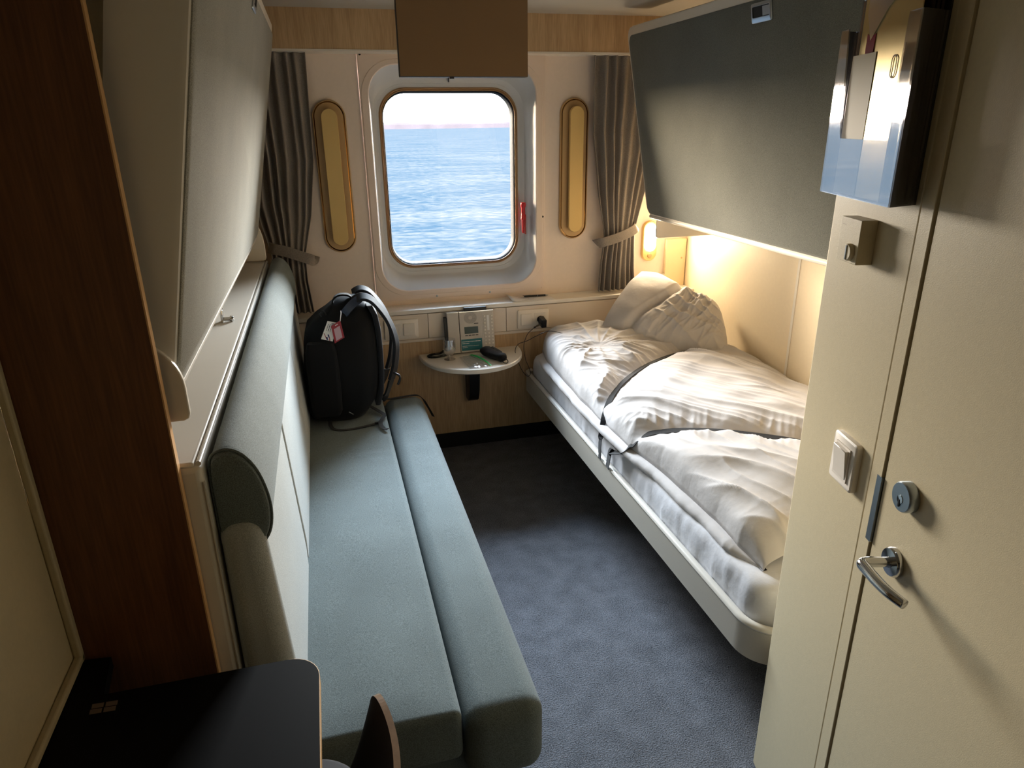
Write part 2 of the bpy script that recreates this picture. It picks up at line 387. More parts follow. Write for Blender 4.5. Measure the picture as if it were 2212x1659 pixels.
def windowglass():
    m, nt, m2 = clear('window_glass', (250, 252, 252), .0, (255, 250, 240), gloss=.01, rough=.02)
    tc = N(nt, 'ShaderNodeTexCoord')
    # fine scratches: thin bright lines, denser in the upper part of the pane
    prev = None
    for k, (ang, sc, seed) in enumerate(((.5, 9, 1), (-.35, 11, 4), (1.15, 8, 9), (.1, 12, 13))):
        mp = N(nt, 'ShaderNodeMapping'); mp.inputs['Rotation'].default_value = (0, ang, 0); mp.inputs['Location'].default_value = (seed*.37, 0, seed*.71); mp.inputs['Scale'].default_value = (sc*9, 1, sc*.9)
        nt.links.new(tc.outputs['Object'], mp.inputs['Vector'])
        vo = N(nt, 'ShaderNodeTexVoronoi', feature='F1'); vo.inputs['Scale'].default_value = 1; vo.inputs['Randomness'].default_value = 1
        nt.links.new(mp.outputs['Vector'], vo.inputs['Vector'])
        lt = N(nt, 'ShaderNodeMath', operation='LESS_THAN'); lt.inputs[1].default_value = .085; nt.links.new(vo.outputs['Distance'], lt.inputs[0])
        if prev is None: prev = lt
        else:
            mx = N(nt, 'ShaderNodeMath', operation='MAXIMUM'); nt.links.new(prev.outputs[0], mx.inputs[0]); nt.links.new(lt.outputs[0], mx.inputs[1]); prev = mx
    sp = N(nt, 'ShaderNodeSeparateXYZ'); nt.links.new(tc.outputs['Object'], sp.inputs[0])
    mr = N(nt, 'ShaderNodeMapRange'); mr.inputs['From Min'].default_value = 1.28; mr.inputs['From Max'].default_value = 1.62; mr.inputs['To Min'].default_value = .01; mr.inputs['To Max'].default_value = .06
    nt.links.new(sp.outputs['Z'], mr.inputs['Value'])
    ml = N(nt, 'ShaderNodeMath', operation='MULTIPLY'); nt.links.new(prev.outputs[0], ml.inputs[0]); nt.links.new(mr.outputs['Result'], ml.inputs[1])
    nt.links.new(ml.outputs[0], m2.inputs[0])
    return m
b = BM(); L0 = gp(W+.112, .043); L1 = gp(W+.118, .043); loft(b, [L0, L1], True, True)
part(win, 'window_pane', b, windowglass())
def screw(bm, x, z, r=.0052, y=W-.016): lathe(bm, (x, y, z), [(r, .001), (r, -.0012), (r*.6, -.0022), (.0005, -.0022)], 14, (0, 1, 0))
for x, z, m in ((.233, 1.948, 'dark'), (1.096, 1.955, 'dark'), (.240, 1.190, 'dark'), (1.097, 1.194, 'dark'), (.527, .818, 'steel'), (.808, .818, 'steel'), (.245, .822, 'plate'), (1.094, .822, 'plate'), (1.097, 1.44, 'plate')):
    b = BM(); screw(b, x, z); part(win, 'screw', b, m, smooth='auto')
b = BM(); box(b, .6515, .6535, W+.08, W+.101, 1.838, 1.858); part(win, 'joint_tab', b, 'print')

# ------------------------------------------------------------------ outside: sea, far shore
def seamat():
    m, nt, bs = newmat('sea_water')
    bs.inputs['Roughness'].default_value = .9; bs.inputs['Specular IOR Level'].default_value = 0
    tc = N(nt, 'ShaderNodeTexCoord')
    mp = N(nt, 'ShaderNodeMapping'); mp.inputs['Scale'].default_value = (.55, .85, 1); mp.inputs['Rotation'].default_value = (0, 0, .12)
    nt.links.new(tc.outputs['Object'], mp.inputs['Vector'])
    n1 = N(nt, 'ShaderNodeTexNoise'); n1.inputs['Scale'].default_value = 1.0; n1.inputs['Detail'].default_value = 9; n1.inputs['Roughness'].default_value = .62; n1.inputs['Distortion'].default_value = .5
    nt.links.new(mp.outputs['Vector'], n1.inputs['Vector'])
    mp2 = N(nt, 'ShaderNodeMapping'); mp2.inputs['Scale'].default_value = (.035, .11, 1); mp2.inputs['Rotation'].default_value = (0, 0, -.1)
    nt.links.new(tc.outputs['Object'], mp2.inputs['Vector'])
    n2 = N(nt, 'ShaderNodeTexNoise'); n2.inputs['Scale'].default_value = 1.0; n2.inputs['Detail'].default_value = 5
    nt.links.new(mp2.outputs['Vector'], n2.inputs['Vector'])
    ad = N(nt, 'ShaderNodeMath', operation='MULTIPLY_ADD'); ad.inputs[1].default_value = .45
    nt.links.new(n2.outputs['Fac'], ad.inputs[0]); nt.links.new(n1.outputs['Fac'], ad.inputs[2])
    rp = N(nt, 'ShaderNodeValToRGB'); cr = rp.color_ramp
    cr.elements[0].position = .56; cr.elements[0].color = SEA[0]
    cr.elements[1].position = .92; cr.elements[1].color = SEA[2]
    e = cr.elements.new(.72); e.color = SEA[1]
    nt.links.new(ad.outputs[0], rp.inputs['Fac']); nt.links.new(rp.outputs['Color'], bs.inputs['Base Color'])
    return m
SEA = [(.0037, .0063, .0086, 1), (.0076, .0090, .0100, 1), (.0150, .0135, .0125, 1)]
b = BM(); v = [b.verts.new(p) for p in ((-2500, 4, -9.0), (2500, 4, -9.0), (2500, 1750, -9.0), (-2500, 1750, -9.0))]; b.faces.new(v)
struct('sea', b, seamat(), 'blue sea with small waves outside the window', 'sea')
b = BM()
pts = []
for i in range(81):
    x = -1500+i*40
    h = 10.5+6.0*(x+1500)/3200+2.2*mn.noise(V((x*.004, 0, 0)))+1.2*mn.noise(V((x*.02, 3, 0)))
    pts.append((x, h))
loft(b, [[(x, 1745, -9.2) for x, h in pts], [(x, 1752, -9+h*.7) for x, h in pts], [(x, 1765, -9+h) for x, h in pts], [(x, 1840, -9+h*.8) for x, h in pts], [(x, 1900, -9.2) for x, h in pts]], closed=False)
struct('hills', b, mat('far_shore', (39, 33, 33), .9, spec=0, var=.3, vscale=.02), 'low hazy shoreline on the horizon', 'shore')

# ================================================================== WINDOW WALL FITTINGS
def oval(cx, cz, w, h, y, n=14): return rrxz(cx, cz, w, h, w/2-1e-4, y, n)
def sconce(cx, cz, label):
    t = thing('wall_sconce', label, 'wall lamp', (cx, W, cz), 'oval brass wall lamps beside the window')
    b = BM(); loft(b, [oval(cx, cz, .150, .690, W), oval(cx, cz, .150, .690, W-.012), oval(cx, cz, .144, .684, W-.016), oval(cx, cz, .1395, .6795, W-.016), oval(cx, cz, .1385, .6785, W-.008)], True, False)
    part(t, 'back_plate', b, 'brass_plate', smooth='auto')
    b = BM(); loft(b, [oval(cx, cz, .1390, .6790, W-.011), oval(cx, cz, .126, .666, W-.0125)], False, False)
    part(t, 'trim_ring', b, 'brass_shiny', 'polished brass ring set in the plate', smooth=True)
    b = BM(); loft(b, [oval(cx, cz, .1275, .6675, W-.009), oval(cx, cz, .1275, .6675, W-.0145), oval(cx, cz, .1255, .6655, W-.0155)], False, True)
    part(t, 'inner_plate', b, 'brass_plate', smooth='auto')
    b = BM(); loft(b, [oval(cx, cz, .052, .560, W-.015), oval(cx, cz, .052, .560, W-.036)], False, False)
    part(t, 'stand_off', b, 'brass_plate', smooth='auto')
    b = BM(); loft(b, [oval(cx, cz, .072, .612, W-.034), oval(cx, cz, .073, .613, W-.050), oval(cx, cz, .069, .609, W-.053)], True, True)
    part(t, 'cover', b, 'brass', smooth='auto')
    return t
s1 = sconce(.072, 1.414, 'brass oval wall lamp left of the window, next to the backpack side curtain')
dup(s1, (1.264, W, 1.418), 'brass oval wall lamp right of the window, next to the bed side curtain')
def reader(cx, cz, lit, label):
    t = thing('reading_lamp', label, 'reading lamp', (cx, W, cz))
    b = BM(); loft(b, [oval(cx, cz, .086, .216, W), oval(cx, cz, .086, .216, W-.018), oval(cx, cz, .080, .210, W-.024)], True, True)
    part(t, 'lamp_housing', b, 'brass', smooth='auto')
    b = BM(); loft(b, [oval(cx, cz+.020, .064, .148, W-.022), oval(cx, cz+.020, .064, .148, W-.029), oval(cx, cz+.020, .054, .138, W-.032)], False, True)
    part(t, 'lamp_lens', b, 'lamp_on' if lit else 'lamp_off', 'glowing white lens' if lit else None, smooth='auto')
    b = BM(); lathe(b, (cx, W-.023, cz-.078), [(.012, 0), (.012, -.006), (.009, -.008), (.0005, -.0075)], 16, (0, 1, 0)); part(t, 'switch_button', b, 'brass_plate', smooth='auto')
    return t
reader(1.709, 1.037, True, 'lit brass reading lamp glowing above the pillow')
reader(-.338, 1.018, False, 'unlit brass reading lamp half hidden behind the sofa ledge')
# beige cover box in the corner by the pillow
t = thing('cover_box', 'flat beige cover box on the wall between the glowing reading lamp and the corner', 'wall box', (1.869, W, .84))
b = BM(); box(b, 1.808, 1.931, W-.024, W, .70, 1.041); part(t, 'cover_plate', b, 'box_beige', bevel=.004)
b = BM(); lathe(b, (1.905, W-.0235, .935), [(.005, .001), (.005, -.0015), (.0005, -.002)], 12, (0, 1, 0)); part(t, 'screw', b, 'brass_plate', smooth='auto')
b = BM(); lathe(b, (1.806, W-.012, .845), [(.007, .006), (.008, -.002), (.005, -.010), (.0005, -.011)], 12, (0, 1, 0)); part(t, 'catch_knob', b, 'whitepl', smooth='auto')
# sockets
def socket_unit(x0, flip, label):
    y = D-.004; cx = x0+.084; cz = .688
    t = thing('wall_socket', label, 'wall socket', (cx, y, cz), 'double socket and switch plates on the white band')
    b = BM(); loft(b, [rrxz(cx, cz, .168, .100, .008, y), rrxz(cx, cz, .168, .100, .008, y-.008), rrxz(cx, cz, .162, .094, .006, y-.010)], True, True); part(t, 'plate', b, 'whitepl', smooth='auto')
    sx, wx = (cx-.036, cx+.038) if not flip else (cx+.036, cx-.038)
    b = BM(); obox(b, (wx, y-.0115, cz), (1, 0, 0), (0, 1, -.04), (0, .04, 1), .029, .0035, .030); part(t, 'switch_rocker', b, 'whitepl', bevel=.0015)
    b = BM(); loft(b, [rrxz(sx, cz, .062, .062, .004, y-.009), rrxz(sx, cz, .062, .062, .004, y-.0115), rrxz(sx, cz, .0445, .0445, .0222, y-.0115), rrxz(sx, cz, .041, .041, .0204, y-.003), rrxz(sx, cz, .001, .001, .0004, y-.003)])
    sk = part(t, 'socket', b, 'whitepl', smooth='auto')
    b = BM()
    for dx in (-.0095, .0095): lathe(b, (sx+dx, y-.0032, cz-.001), [(.0035, .001), (.0035, -.0006), (.0005, -.0006)], 10, (0, 1, 0))
    part(sk, 'contact_holes', b, 'dark')
    return t
socket_unit(.238, False, 'empty double socket plate behind the backpack strap')
socket_unit(.925, True, 'double socket plate by the bed with a charger plugged in')
# charger and its cable
t = thing('charger', 'black charger plugged into the socket with thin cable looping onto the duvet', 'charger', (1.047, D-.02, .682))
b = BM(); obox(b, (1.050, D-.045, .676), (1, -.05, 0), (0, 1, .15), (0, -.15, 1), .014, .030, .021); part(t, 'charger_body', b, 'black', bevel=.004)
b = BM(); cyl(b, (1.047, D-.019, .682), (1.047, D-.004, .684), .0175, .0185, 20); part(t, 'plug_base', b, 'black', smooth='auto')
b = BM(); tube(b, [(1.040, D-.062, .672), (1.012, D-.080, .668), (.990, D-.095, .664)], .0045, 8); part(t, 'cable_plug', b, 'black', smooth=True)
b = BM()
tube(b, [(.992, 3.30, .665), (.970, 3.285, .656), (.949, 3.28, .640), (.933, 3.278, .607), (.926, 3.275, .566), (.934, 3.27, .507), (.950, 3.262, .462), (.955, 3.255, .437), (.949, 3.25, .424), (.938, 3.25, .421), (.925, 3.252, .432), (.906, 3.258, .464), (.886, 3.27, .524),
         (.881, 3.277, .562), (.899, 3.275, .592), (.936, 3.25, .612), (.975, 3.225, .640), (1.03, 3.19, .672), (1.09, 3.165, .664), (1.15, 3.125, .651), (1.20, 3.085, .643), (1.235, 3.055, .638)], .0016, 6, 8)
part(t, 'cable', b, 'black', smooth=True)
# TV
t = thing('television', 'small dark television hanging from the ceiling in front of the window', 'television', (.518, 2.52, ZC))
TV0, TV1, TVb, TVt, TVy = .291, .729, 1.796, 2.085, 2.50
b = BM(); box(b, TV0, TV1, TVy, TVy+.035, TVb, TVt); part(t, 'housing', b, 'tvbody', bevel=.003)
b = BM(); box(b, TV0+.0015, TV1-.0015, TVy-.0025, TVy+.001, TVb+.002, TVt-.002); part(t, 'screen', b, 'tv')
b = BM(); box(b, .458, .472, TVy+.004, TVy+.014, TVb-.005, TVb+.001); part(t, 'sensor_tab', b, 'tvbody')
b = BM(); box(b, .47, .55, TVy+.03, TVy+.07, 1.95, ZC); part(t, 'ceiling_bracket', b, 'black', bevel=.003)
# red emergency hammer on the right reveal
t = thing('red_hammer', 'small red plastic tool clipped to the right window reveal', 'tool', (1.005, W+.06, 1.18))
b = BM(); hx, hy = 1.012, W+.052
lathe(b, (hx, hy, 1.252), [(.002, .012), (.013, .009), (.0145, 0), (.0135, -.010), (.010, -.018), (.0105, -.050), (.012, -.066), (.0125, -.070), (.0125, -.076), (.008, -.078)], 18); part(t, 'tool_head', b, 'red', smooth='auto')
b = BM(); lathe(b, (hx, hy, 1.176), [(.008, .002), (.0075, -.060), (.006, -.070), (.001, -.073)], 14); part(t, 'tool_pin', b, 'red', smooth='auto')
b = BM(); obox(b, (hx+.012, hy+.004, 1.15), (1, 0, 0), (0, 1, 0), (0, 0, 1), .003, .006, .05); part(t, 'clip', b, 'tag_red')
# paper and pen on the window shelf
b = BM()
loops = []
for i in range(13):
    u = i/12; x = .897+.231*u; lift = .016*max(0, 1-u/.28)**2+.0006
    loops.append([(x-.012*0, 3.500+.02*u*0, .7815+lift+.0015), (x+.004, 3.395-.004, .7815+lift*.35+.0015), (x+.004, 3.391, .7815+lift*.35), (x, 3.500, .7815+lift)])
loft(b, loops, True, True); pp = solo('paper_sheet', b, 'paper', 'white printed sheet of paper lying on the window shelf', 'paper', (1.01, 3.45, .782), smooth=True)
b = BM()
for k in range(7): box(b, .955+.02*(k % 3), .985+.022*(k % 3)+.02*(k % 2), 3.408+.011*k, 3.4095+.011*k, .7834, .7838)
part(pp, 'print_lines', b, 'pale_ink')
t = thing('ballpoint_pen', 'black ballpoint pen lying on the paper on the shelf', 'pen', (1.05, 3.47, .789))
b = BM(); cyl(b, (.985, 3.470, .7895), (1.100, 3.462, .7895), .0048, .0048, 12); part(t, 'barrel', b, 'black', smooth='auto')
b = BM(); cyl(b, (1.100, 3.462, .7895), (1.116, 3.461, .788), .0042, .001, 12); part(t, 'tip', b, 'steel', smooth='auto')
b = BM(); box(b, .976, 1.02, 3.4645, 3.4675, .7935, .7950); part(t, 'clip', b, 'black')
b = BM(); cyl(b, (1.056, 3.4651, .7895), (1.058, 3.465, .7895), .0050, .0050, 12); part(t, 'ring', b, 'steel', smooth='auto')

# ------------------------------------------------------------------ curtains
def curtain(name, label, left, right, zt, zb, tie_z0, tie_z1, folds, ph, yb, amp, tie):
    """left/right: functions of z giving X"""
    t = thing(name, label, 'curtain', ((left(zb)+right(zb))/2, yb, zb), 'grey curtains beside the window')
    nu, nv = folds*14, 70; bm = BM(); rows = []
    for j in range(nv+1):
        z = zt+(zb-zt)*j/nv; r = []
        pinch = math.exp(-((z-(tie_z0+tie_z1)/2)/.16)**2)
        for i in range(nu+1):
            s = i/nu
            sw = s+.018*math.sin(2*PI*s*2.3+z*2+ph)
            x = left(z)+(right(z)-left(z))*min(1, max(0, sw))
            a = amp*(1-.45*pinch)*(.75+.25*math.sin(5*s+ph))
            w_ = math.sin(2*PI*folds*(s+.012*mn.noise(V((s*4, z*1.5, ph))))+ph)
            y = yb-a*(abs(w_)**.8*(1 if w_ > 0 else -1))+.006*mn.noise(V((s*9, z*5, ph)))-.012*(.5-abs(s-.5))*pinch
            x += .35*a*math.cos(2*PI*folds*s+ph)*.5
            r.append(bm.verts.new((x, y, z)))
        rows.append(r)
    for r0, r1 in zip(rows, rows[1:]):
        for i in range(nu): bm.faces.new((r0[i], r0[i+1], r1[i+1], r1[i]))
    o = part(t, 'curtain_panel', bm, 'curtain', smooth=True)
    md = o.modifiers.new('sol', 'SOLIDIFY'); md.thickness = .003
    bm = BM(); ribbon(bm, tie, .050, .006, up=(0, -1, 0), sub=6); part(t, 'tieback', bm, 'curtain', 'fabric tieback band', bevel=.002, seg=2)
    return t
def lerp(pts):
    zs = [p[0] for p in pts][::-1]; xs = [p[1] for p in pts][::-1]
    return lambda z: float(np.interp(z, zs, xs))
curtain('curtain', 'grey curtain tied back left of the window behind the sofa', lerp([(1.95, -.33), (1.3, -.30), (1.08, -.255), (.79, -.26)]), lerp([(1.95, -.004), (1.5, -.012), (1.25, -.050), (1.07, -.098), (.95, -.10), (.79, -.088)]), 1.955, .792, 1.06, 1.11, 7, .4, 3.462, .026,
        [(-.262, 3.455, 1.118), (-.235, 3.432, 1.112), (-.18, 3.424, 1.098), (-.13, 3.424, 1.078), (-.085, 3.432, 1.058), (-.066, 3.452, 1.048), (-.060, 3.49, 1.060)])
curtain('curtain', 'grey-brown curtain tied back right of the window behind the pillow', lerp([(1.95, 1.335), (1.6, 1.342), (1.3, 1.382), (1.10, 1.418), (1.06, 1.42), (.95, 1.405), (.79, 1.395)]), lerp([(1.95, 1.74), (1.5, 1.68), (1.2, 1.615), (1.1, 1.595), (.9, 1.60), (.79, 1.61)]), 1.960, .790, 1.05, 1.13, 7, 1.3, 3.462, .026,
        [(1.385, 3.485, 1.046), (1.392, 3.448, 1.050), (1.43, 3.428, 1.062), (1.49, 3.420, 1.080), (1.55, 3.420, 1.102), (1.592, 3.432, 1.122), (1.606, 3.475, 1.132)])

# ------------------------------------------------------------------ half-round table with its things
t = thing('wall_table', 'white half-round wall table on a black bracket under the window', 'table', (.665, D, .545))
def halfround(rx, ry, z, n=40): return [(.665+rx*math.cos(PI*i/n), D-ry*math.sin(PI*i/n)**.86, z) for i in range(n+1)]
b = BM(); loft(b, [[(.665, D-.16, .522)]*0 or halfround(.258, .318, .522), halfround(.264, .324, .526), halfround(.264, .324, .541), halfround(.260, .320, .545)], True, True); part(t, 'tabletop', b, 'white', smooth='auto')
b = BM()
prof = [(D-.002, .522), (D-.105, .522), (D-.098, .43), (D-.080, .33), (D-.062, .292), (D-.036, .276), (D-.002, .272)]
loops = []
for x, k in ((.638, .86), (.644, 1), (.694, 1), (.700, .86)): loops.append([(x, D-.002-(D-.002-y)*k, .522-(.522-z)*(.5+.5*k)) for y, z in prof])
loft(b, loops, True, True); part(t, 'bracket', b, 'black', smooth='auto')
# phone
t = thing('telephone', 'grey desk telephone with keypad leaning on the wall behind the small table', 'telephone', (.67, 3.345, .545))
py = 3.34; lean = .10
def ph(x, z, o=0):   # point on the leaning phone face
    return V((x+.010*(.76-z), py+(z-.56)*lean-o, z))
def pbox(bm, x0, x1, z0, z1, o0, o1):
    ps = [ph(x0, z0, o0), ph(x1, z0, o0), ph(x1, z1, o0), ph(x0, z1, o0)]; prism(bm, ps, (0, -(o1-o0), 0))
b = BM(); pbox(b, .611, .789, .552, .761, -.022, 0); part(t, 'phone_body', b, 'grey', bevel=.002)
b = BM(); pbox(b, .548, .607, .552, .762, -.020, .004); part(t, 'handset', b, 'grey', bevel=.003)
b = BM(); pbox(b, .6075, .6105, .552, .758, -.022, -.004); pbox(b, .534, .549, .575, .735, -.03, -.006); part(t, 'cradle', b, 'black', bevel=.001, seg=1)
b = BM(); box(b, .640, .756, D-.030, D-.004, .70, .778); part(t, 'wall_mount', b, 'black', bevel=.004)
b = BM(); pbox(b, .6115, .7885, .7575, .7612, -.02, .0008); pbox(b, .549, .606, .7590, .7622, -.02, .0046); part(t, 'edge_strip', b, 'silver', 'shiny top edge strip')
b = BM(); pbox(b, .634, .705, .6475, .682, 0, .0008); part(t, 'display', b, 'lcd', 'dark green display')
b = BM()
for i in range(4):
    b = BM(); pbox(b, .636+.018*i, .650+.018*i, .637, .6405, 0, .0015); part(t, 'soft_key', b, 'black')
b = BM(); pbox(b, .685, .707, .6955, .6995, 0, .0012); part(t, 'nameplate', b, 'black')
b = BM(); 
for ring in range(4, 12):
    n = int(ring*4.5)
    for i in range(n):
        a = 2*PI*i/n; x, z = .668+.0029*ring*math.cos(a), .728+.0026*ring*math.sin(a)
        obox(b, ph(x, z, .0002), (1, 0, 0), (0, 1, 0), (0, 0, 1), .0007, .0003, .0007)
part(t, 'speaker_grille', b, 'dark')
b = BM()
pbox(b, .614, .722, .561, .6195, 0, .0009); st = part(t, 'sticker', b, 'teal', 'teal instruction sticker')
b = BM()
random.seed(3)
for z, x1, h in ((.6055, .714, .0030), (.5965, .654, .0030), (.5835, .705, .0017), (.5755, .646, .0017)):
    x = .619
    while x < x1:
        w_ = random.uniform(.003, .009); pbox(b, x, min(x+w_, x1), z, z+h, .0009, .0012); x += w_+.0016
part(st, 'printed_words', b, 'paper')
b = BM(); pbox(b, .7300, .7308, .556, .757, 0, .0006); pbox(b, .753, .765, .657, .735, 0, .0008); part(t, 'index_card', b, 'paper')
for r in range(9):
    for c in range(3):
        if c == 1 and r < 5: continue
        b = BM(); p = ph(.741+.0187*c, .731-.0178*r, .0); lathe(b, p, [(.0050, -.001), (.0050, .0018), (.004, .0026), (.0003, .0026)], 10, (0, -1, 0)); part(t, 'phone_button', b, 'whitepl', smooth='auto')
b = BM(); P = [(.540, 3.36, .600), (.534, 3.372, .572), (.512, 3.368, .553), (.478, 3.362, .551), (.452, 3.352, .551), (.441, 3.335, .551), (.455, 3.318, .551), (.485, 3.316, .551), (.520, 3.325, .551), (.556, 3.338, .556)]
sm = smoothpath(P, 60); hel = []
for i, p in enumerate(sm):
    tt = (sm[min(i+1, len(sm)-1)]-sm[max(i-1, 0)]).normalized(); u = tt.cross(V((0, 0, 1))).normalized(); w2 = u.cross(tt)
    a = i*.72; hel.append(p+u*.0045*math.cos(a)+w2*.0045*math.sin(a))
tube(b, hel, .0019, 5, 0); part(t, 'coiled_cord', b, 'black', 'black coiled cord', smooth=True)
# wine glass
t = thing('wine_glass', 'empty clear stem glass on the half-round table', 'glass', (.541, 3.275, .5455))
b = BM()
prof = [(.0285, .0000), (.0285, .0012), (.010, .0028), (.0035, .005), (.0032, .016), (.006, .021), (.020, .026), (.029, .036), (.0318, .052), (.0316, .080), (.0306, .104), (.0296, .104), (.0306, .080), (.0308, .052), (.028, .038), (.018, .028), (.004, .024)]
lathe(b, (.541, 3.275, .5455), prof, 32); part(t, 'bowl', b, 'glassware', smooth='auto')
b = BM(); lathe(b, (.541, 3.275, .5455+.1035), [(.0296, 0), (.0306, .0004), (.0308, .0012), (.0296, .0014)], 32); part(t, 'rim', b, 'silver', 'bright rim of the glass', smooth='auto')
# clear zip bag
t = thing('zip_bag', 'small crumpled clear plastic bag with green zip seal on the table', 'bag', (.65, 3.2, .5455))
b = BM(); c4 = [V((.590, 3.285, .547)), V((.650, 3.300, .547)), V((.700, 3.112, .547)), V((.606, 3.098, .547))]
rows = []
for j in range(15):
    r = []
    for i in range(15):
        u, v_ = i/14, j/14; p = (c4[0]*(1-u)+c4[1]*u)*(1-v_)+(c4[3]*(1-u)+c4[2]*u)*v_
        p.z += .006*abs(mn.noise(V((u*6, v_*6, 2))))+.003*abs(mn.noise(V((u*15, v_*15, 5)))); r.append(p)
    rows.append(r)
loft(b, rows, closed=False); o = part(t, 'bag_film', b, 'bag')
b = BM(); ribbon(b, [(.653, 3.298, .551), (.676, 3.252, .554), (.697, 3.185, .554), (.713, 3.108, .551)], lambda t: .013-.006*t, .0025); part(t, 'zip_seal', b, 'green', 'bright green zip strip')
# folded black umbrella pouch
t = thing('folded_umbrella', 'small black folded umbrella in its sleeve on the table', 'umbrella', (.745, 3.23, .5455))
b = BM(); A, B2 = V((.712, 3.305, .572)), V((.792, 3.145, .566)); ax = (B2-A); loops = []
dirn = ax.normalized(); sd = dirn.cross(V((0, 0, 1))).normalized(); upv = sd.cross(dirn)
for i in range(22):
    u = i/21; p = A+ax*u; r = .030*(math.sin(PI*min(1, u*4+.08)/2)**.6)*(1-.22*u)*(1 if u < .93 else (1-(u-.93)*7))
    L = []
    for k in range(20):
        a = 2*PI*k/20; q = 1+.13*mn.noise(V((math.cos(a)*2, math.sin(a)*2, u*5)))+.05*math.sin(3*a+u*9)
        z = upv*(r*q*math.sin(a)*.86); L.append(p+sd*(r*q*math.cos(a)*1.12)+z)
    loops.append(L)
loft(b, loops, True, True)
for v in b.verts: v.co.z = max(v.co.z, .5465)
part(t, 'sleeve', b, 'pack', smooth=True)
b = BM(); ribbon(b, [(.755, 3.262, .595), (.772, 3.225, .590), (.786, 3.19, .585)], .012, .002); part(t, 'closing_strap', b, 'pack_pad')
b = BM(); tube(b, [(.790, 3.146, .570), (.802, 3.132, .560), (.800, 3.122, .550), (.785, 3.128, .549), (.782, 3.142, .552)], .0022, 6); part(t, 'wrist_cord', b, 'black', smooth=True)

# ================================================================== LEFT SIDE: partition, ledge, bunk, sofa
PY = 1.195
b = BM(); box(b, XL, -.292, PY, PY+.02, 0, ZC); struct('wall_partition', b, 'oak_shaded', 'oak partition panel, darkened as if in shade, between the desk and the left bunk', 'partition')
b = BM(); box(b, -.292, -.2895, PY+.001, PY+.019, 0, ZC); struct('trim_9', b, 'oak_edge', 'light wooden edge band of the brown partition panel', 'trim')
# ledge cabinet behind the sofa
t = thing('sofa_ledge', 'white ledge cabinet with rounded edge behind the sofa backrest', 'ledge', (-.39, 2.3, 0))
b = BM(); prism(b, [(XL, PY+.021, 0), (-.256, PY+.021, 0), (-.256, 3.262, 0), (XL, 3.262, 0)], (0, 0, 1.083)); part(t, 'ledge_body', b, 'white', bevel=.012, seg=4)
b = BM(); box(b, XL, -.268, PY+.024, 3.260, 1.080, 1.090); part(t, 'ledge_top', b, 'white', bevel=.006)
b = BM(); cyl(b, (-.2615, PY+.03, 1.0855), (-.2615, 3.255, 1.0855), .005, .005, 12); part(t, 'edge_lip', b, 'rim', smooth='auto')
b = BM(); box(b, -.2575, -.2555, PY+.0205, PY+.030, .02, 1.05); part(t, 'corner_bead', b, 'rim')
t = thing('bunk_latch', 'small chrome latch standing on the ledge under the left bunk', 'latch', (-.325, 2.22, 1.09))
b = BM(); obox(b, (-.330, 2.225, 1.110), (1, 0, 0), (0, 1, 0), (0, 0, 1), .004, .014, .020); part(t, 'latch_plate', b, 'chrome', bevel=.003)
b = BM(); cyl(b, (-.328, 2.222, 1.098), (-.305, 2.222, 1.098), .006, .006, 14); lathe(b, (-.303, 2.222, 1.098), [(.002, -.006), (.009, -.004), (.010, .001), (.006, .006), (.001, .007)], 14, (1, 0, 0)); part(t, 'latch_knob', b, 'chrome', smooth='auto')
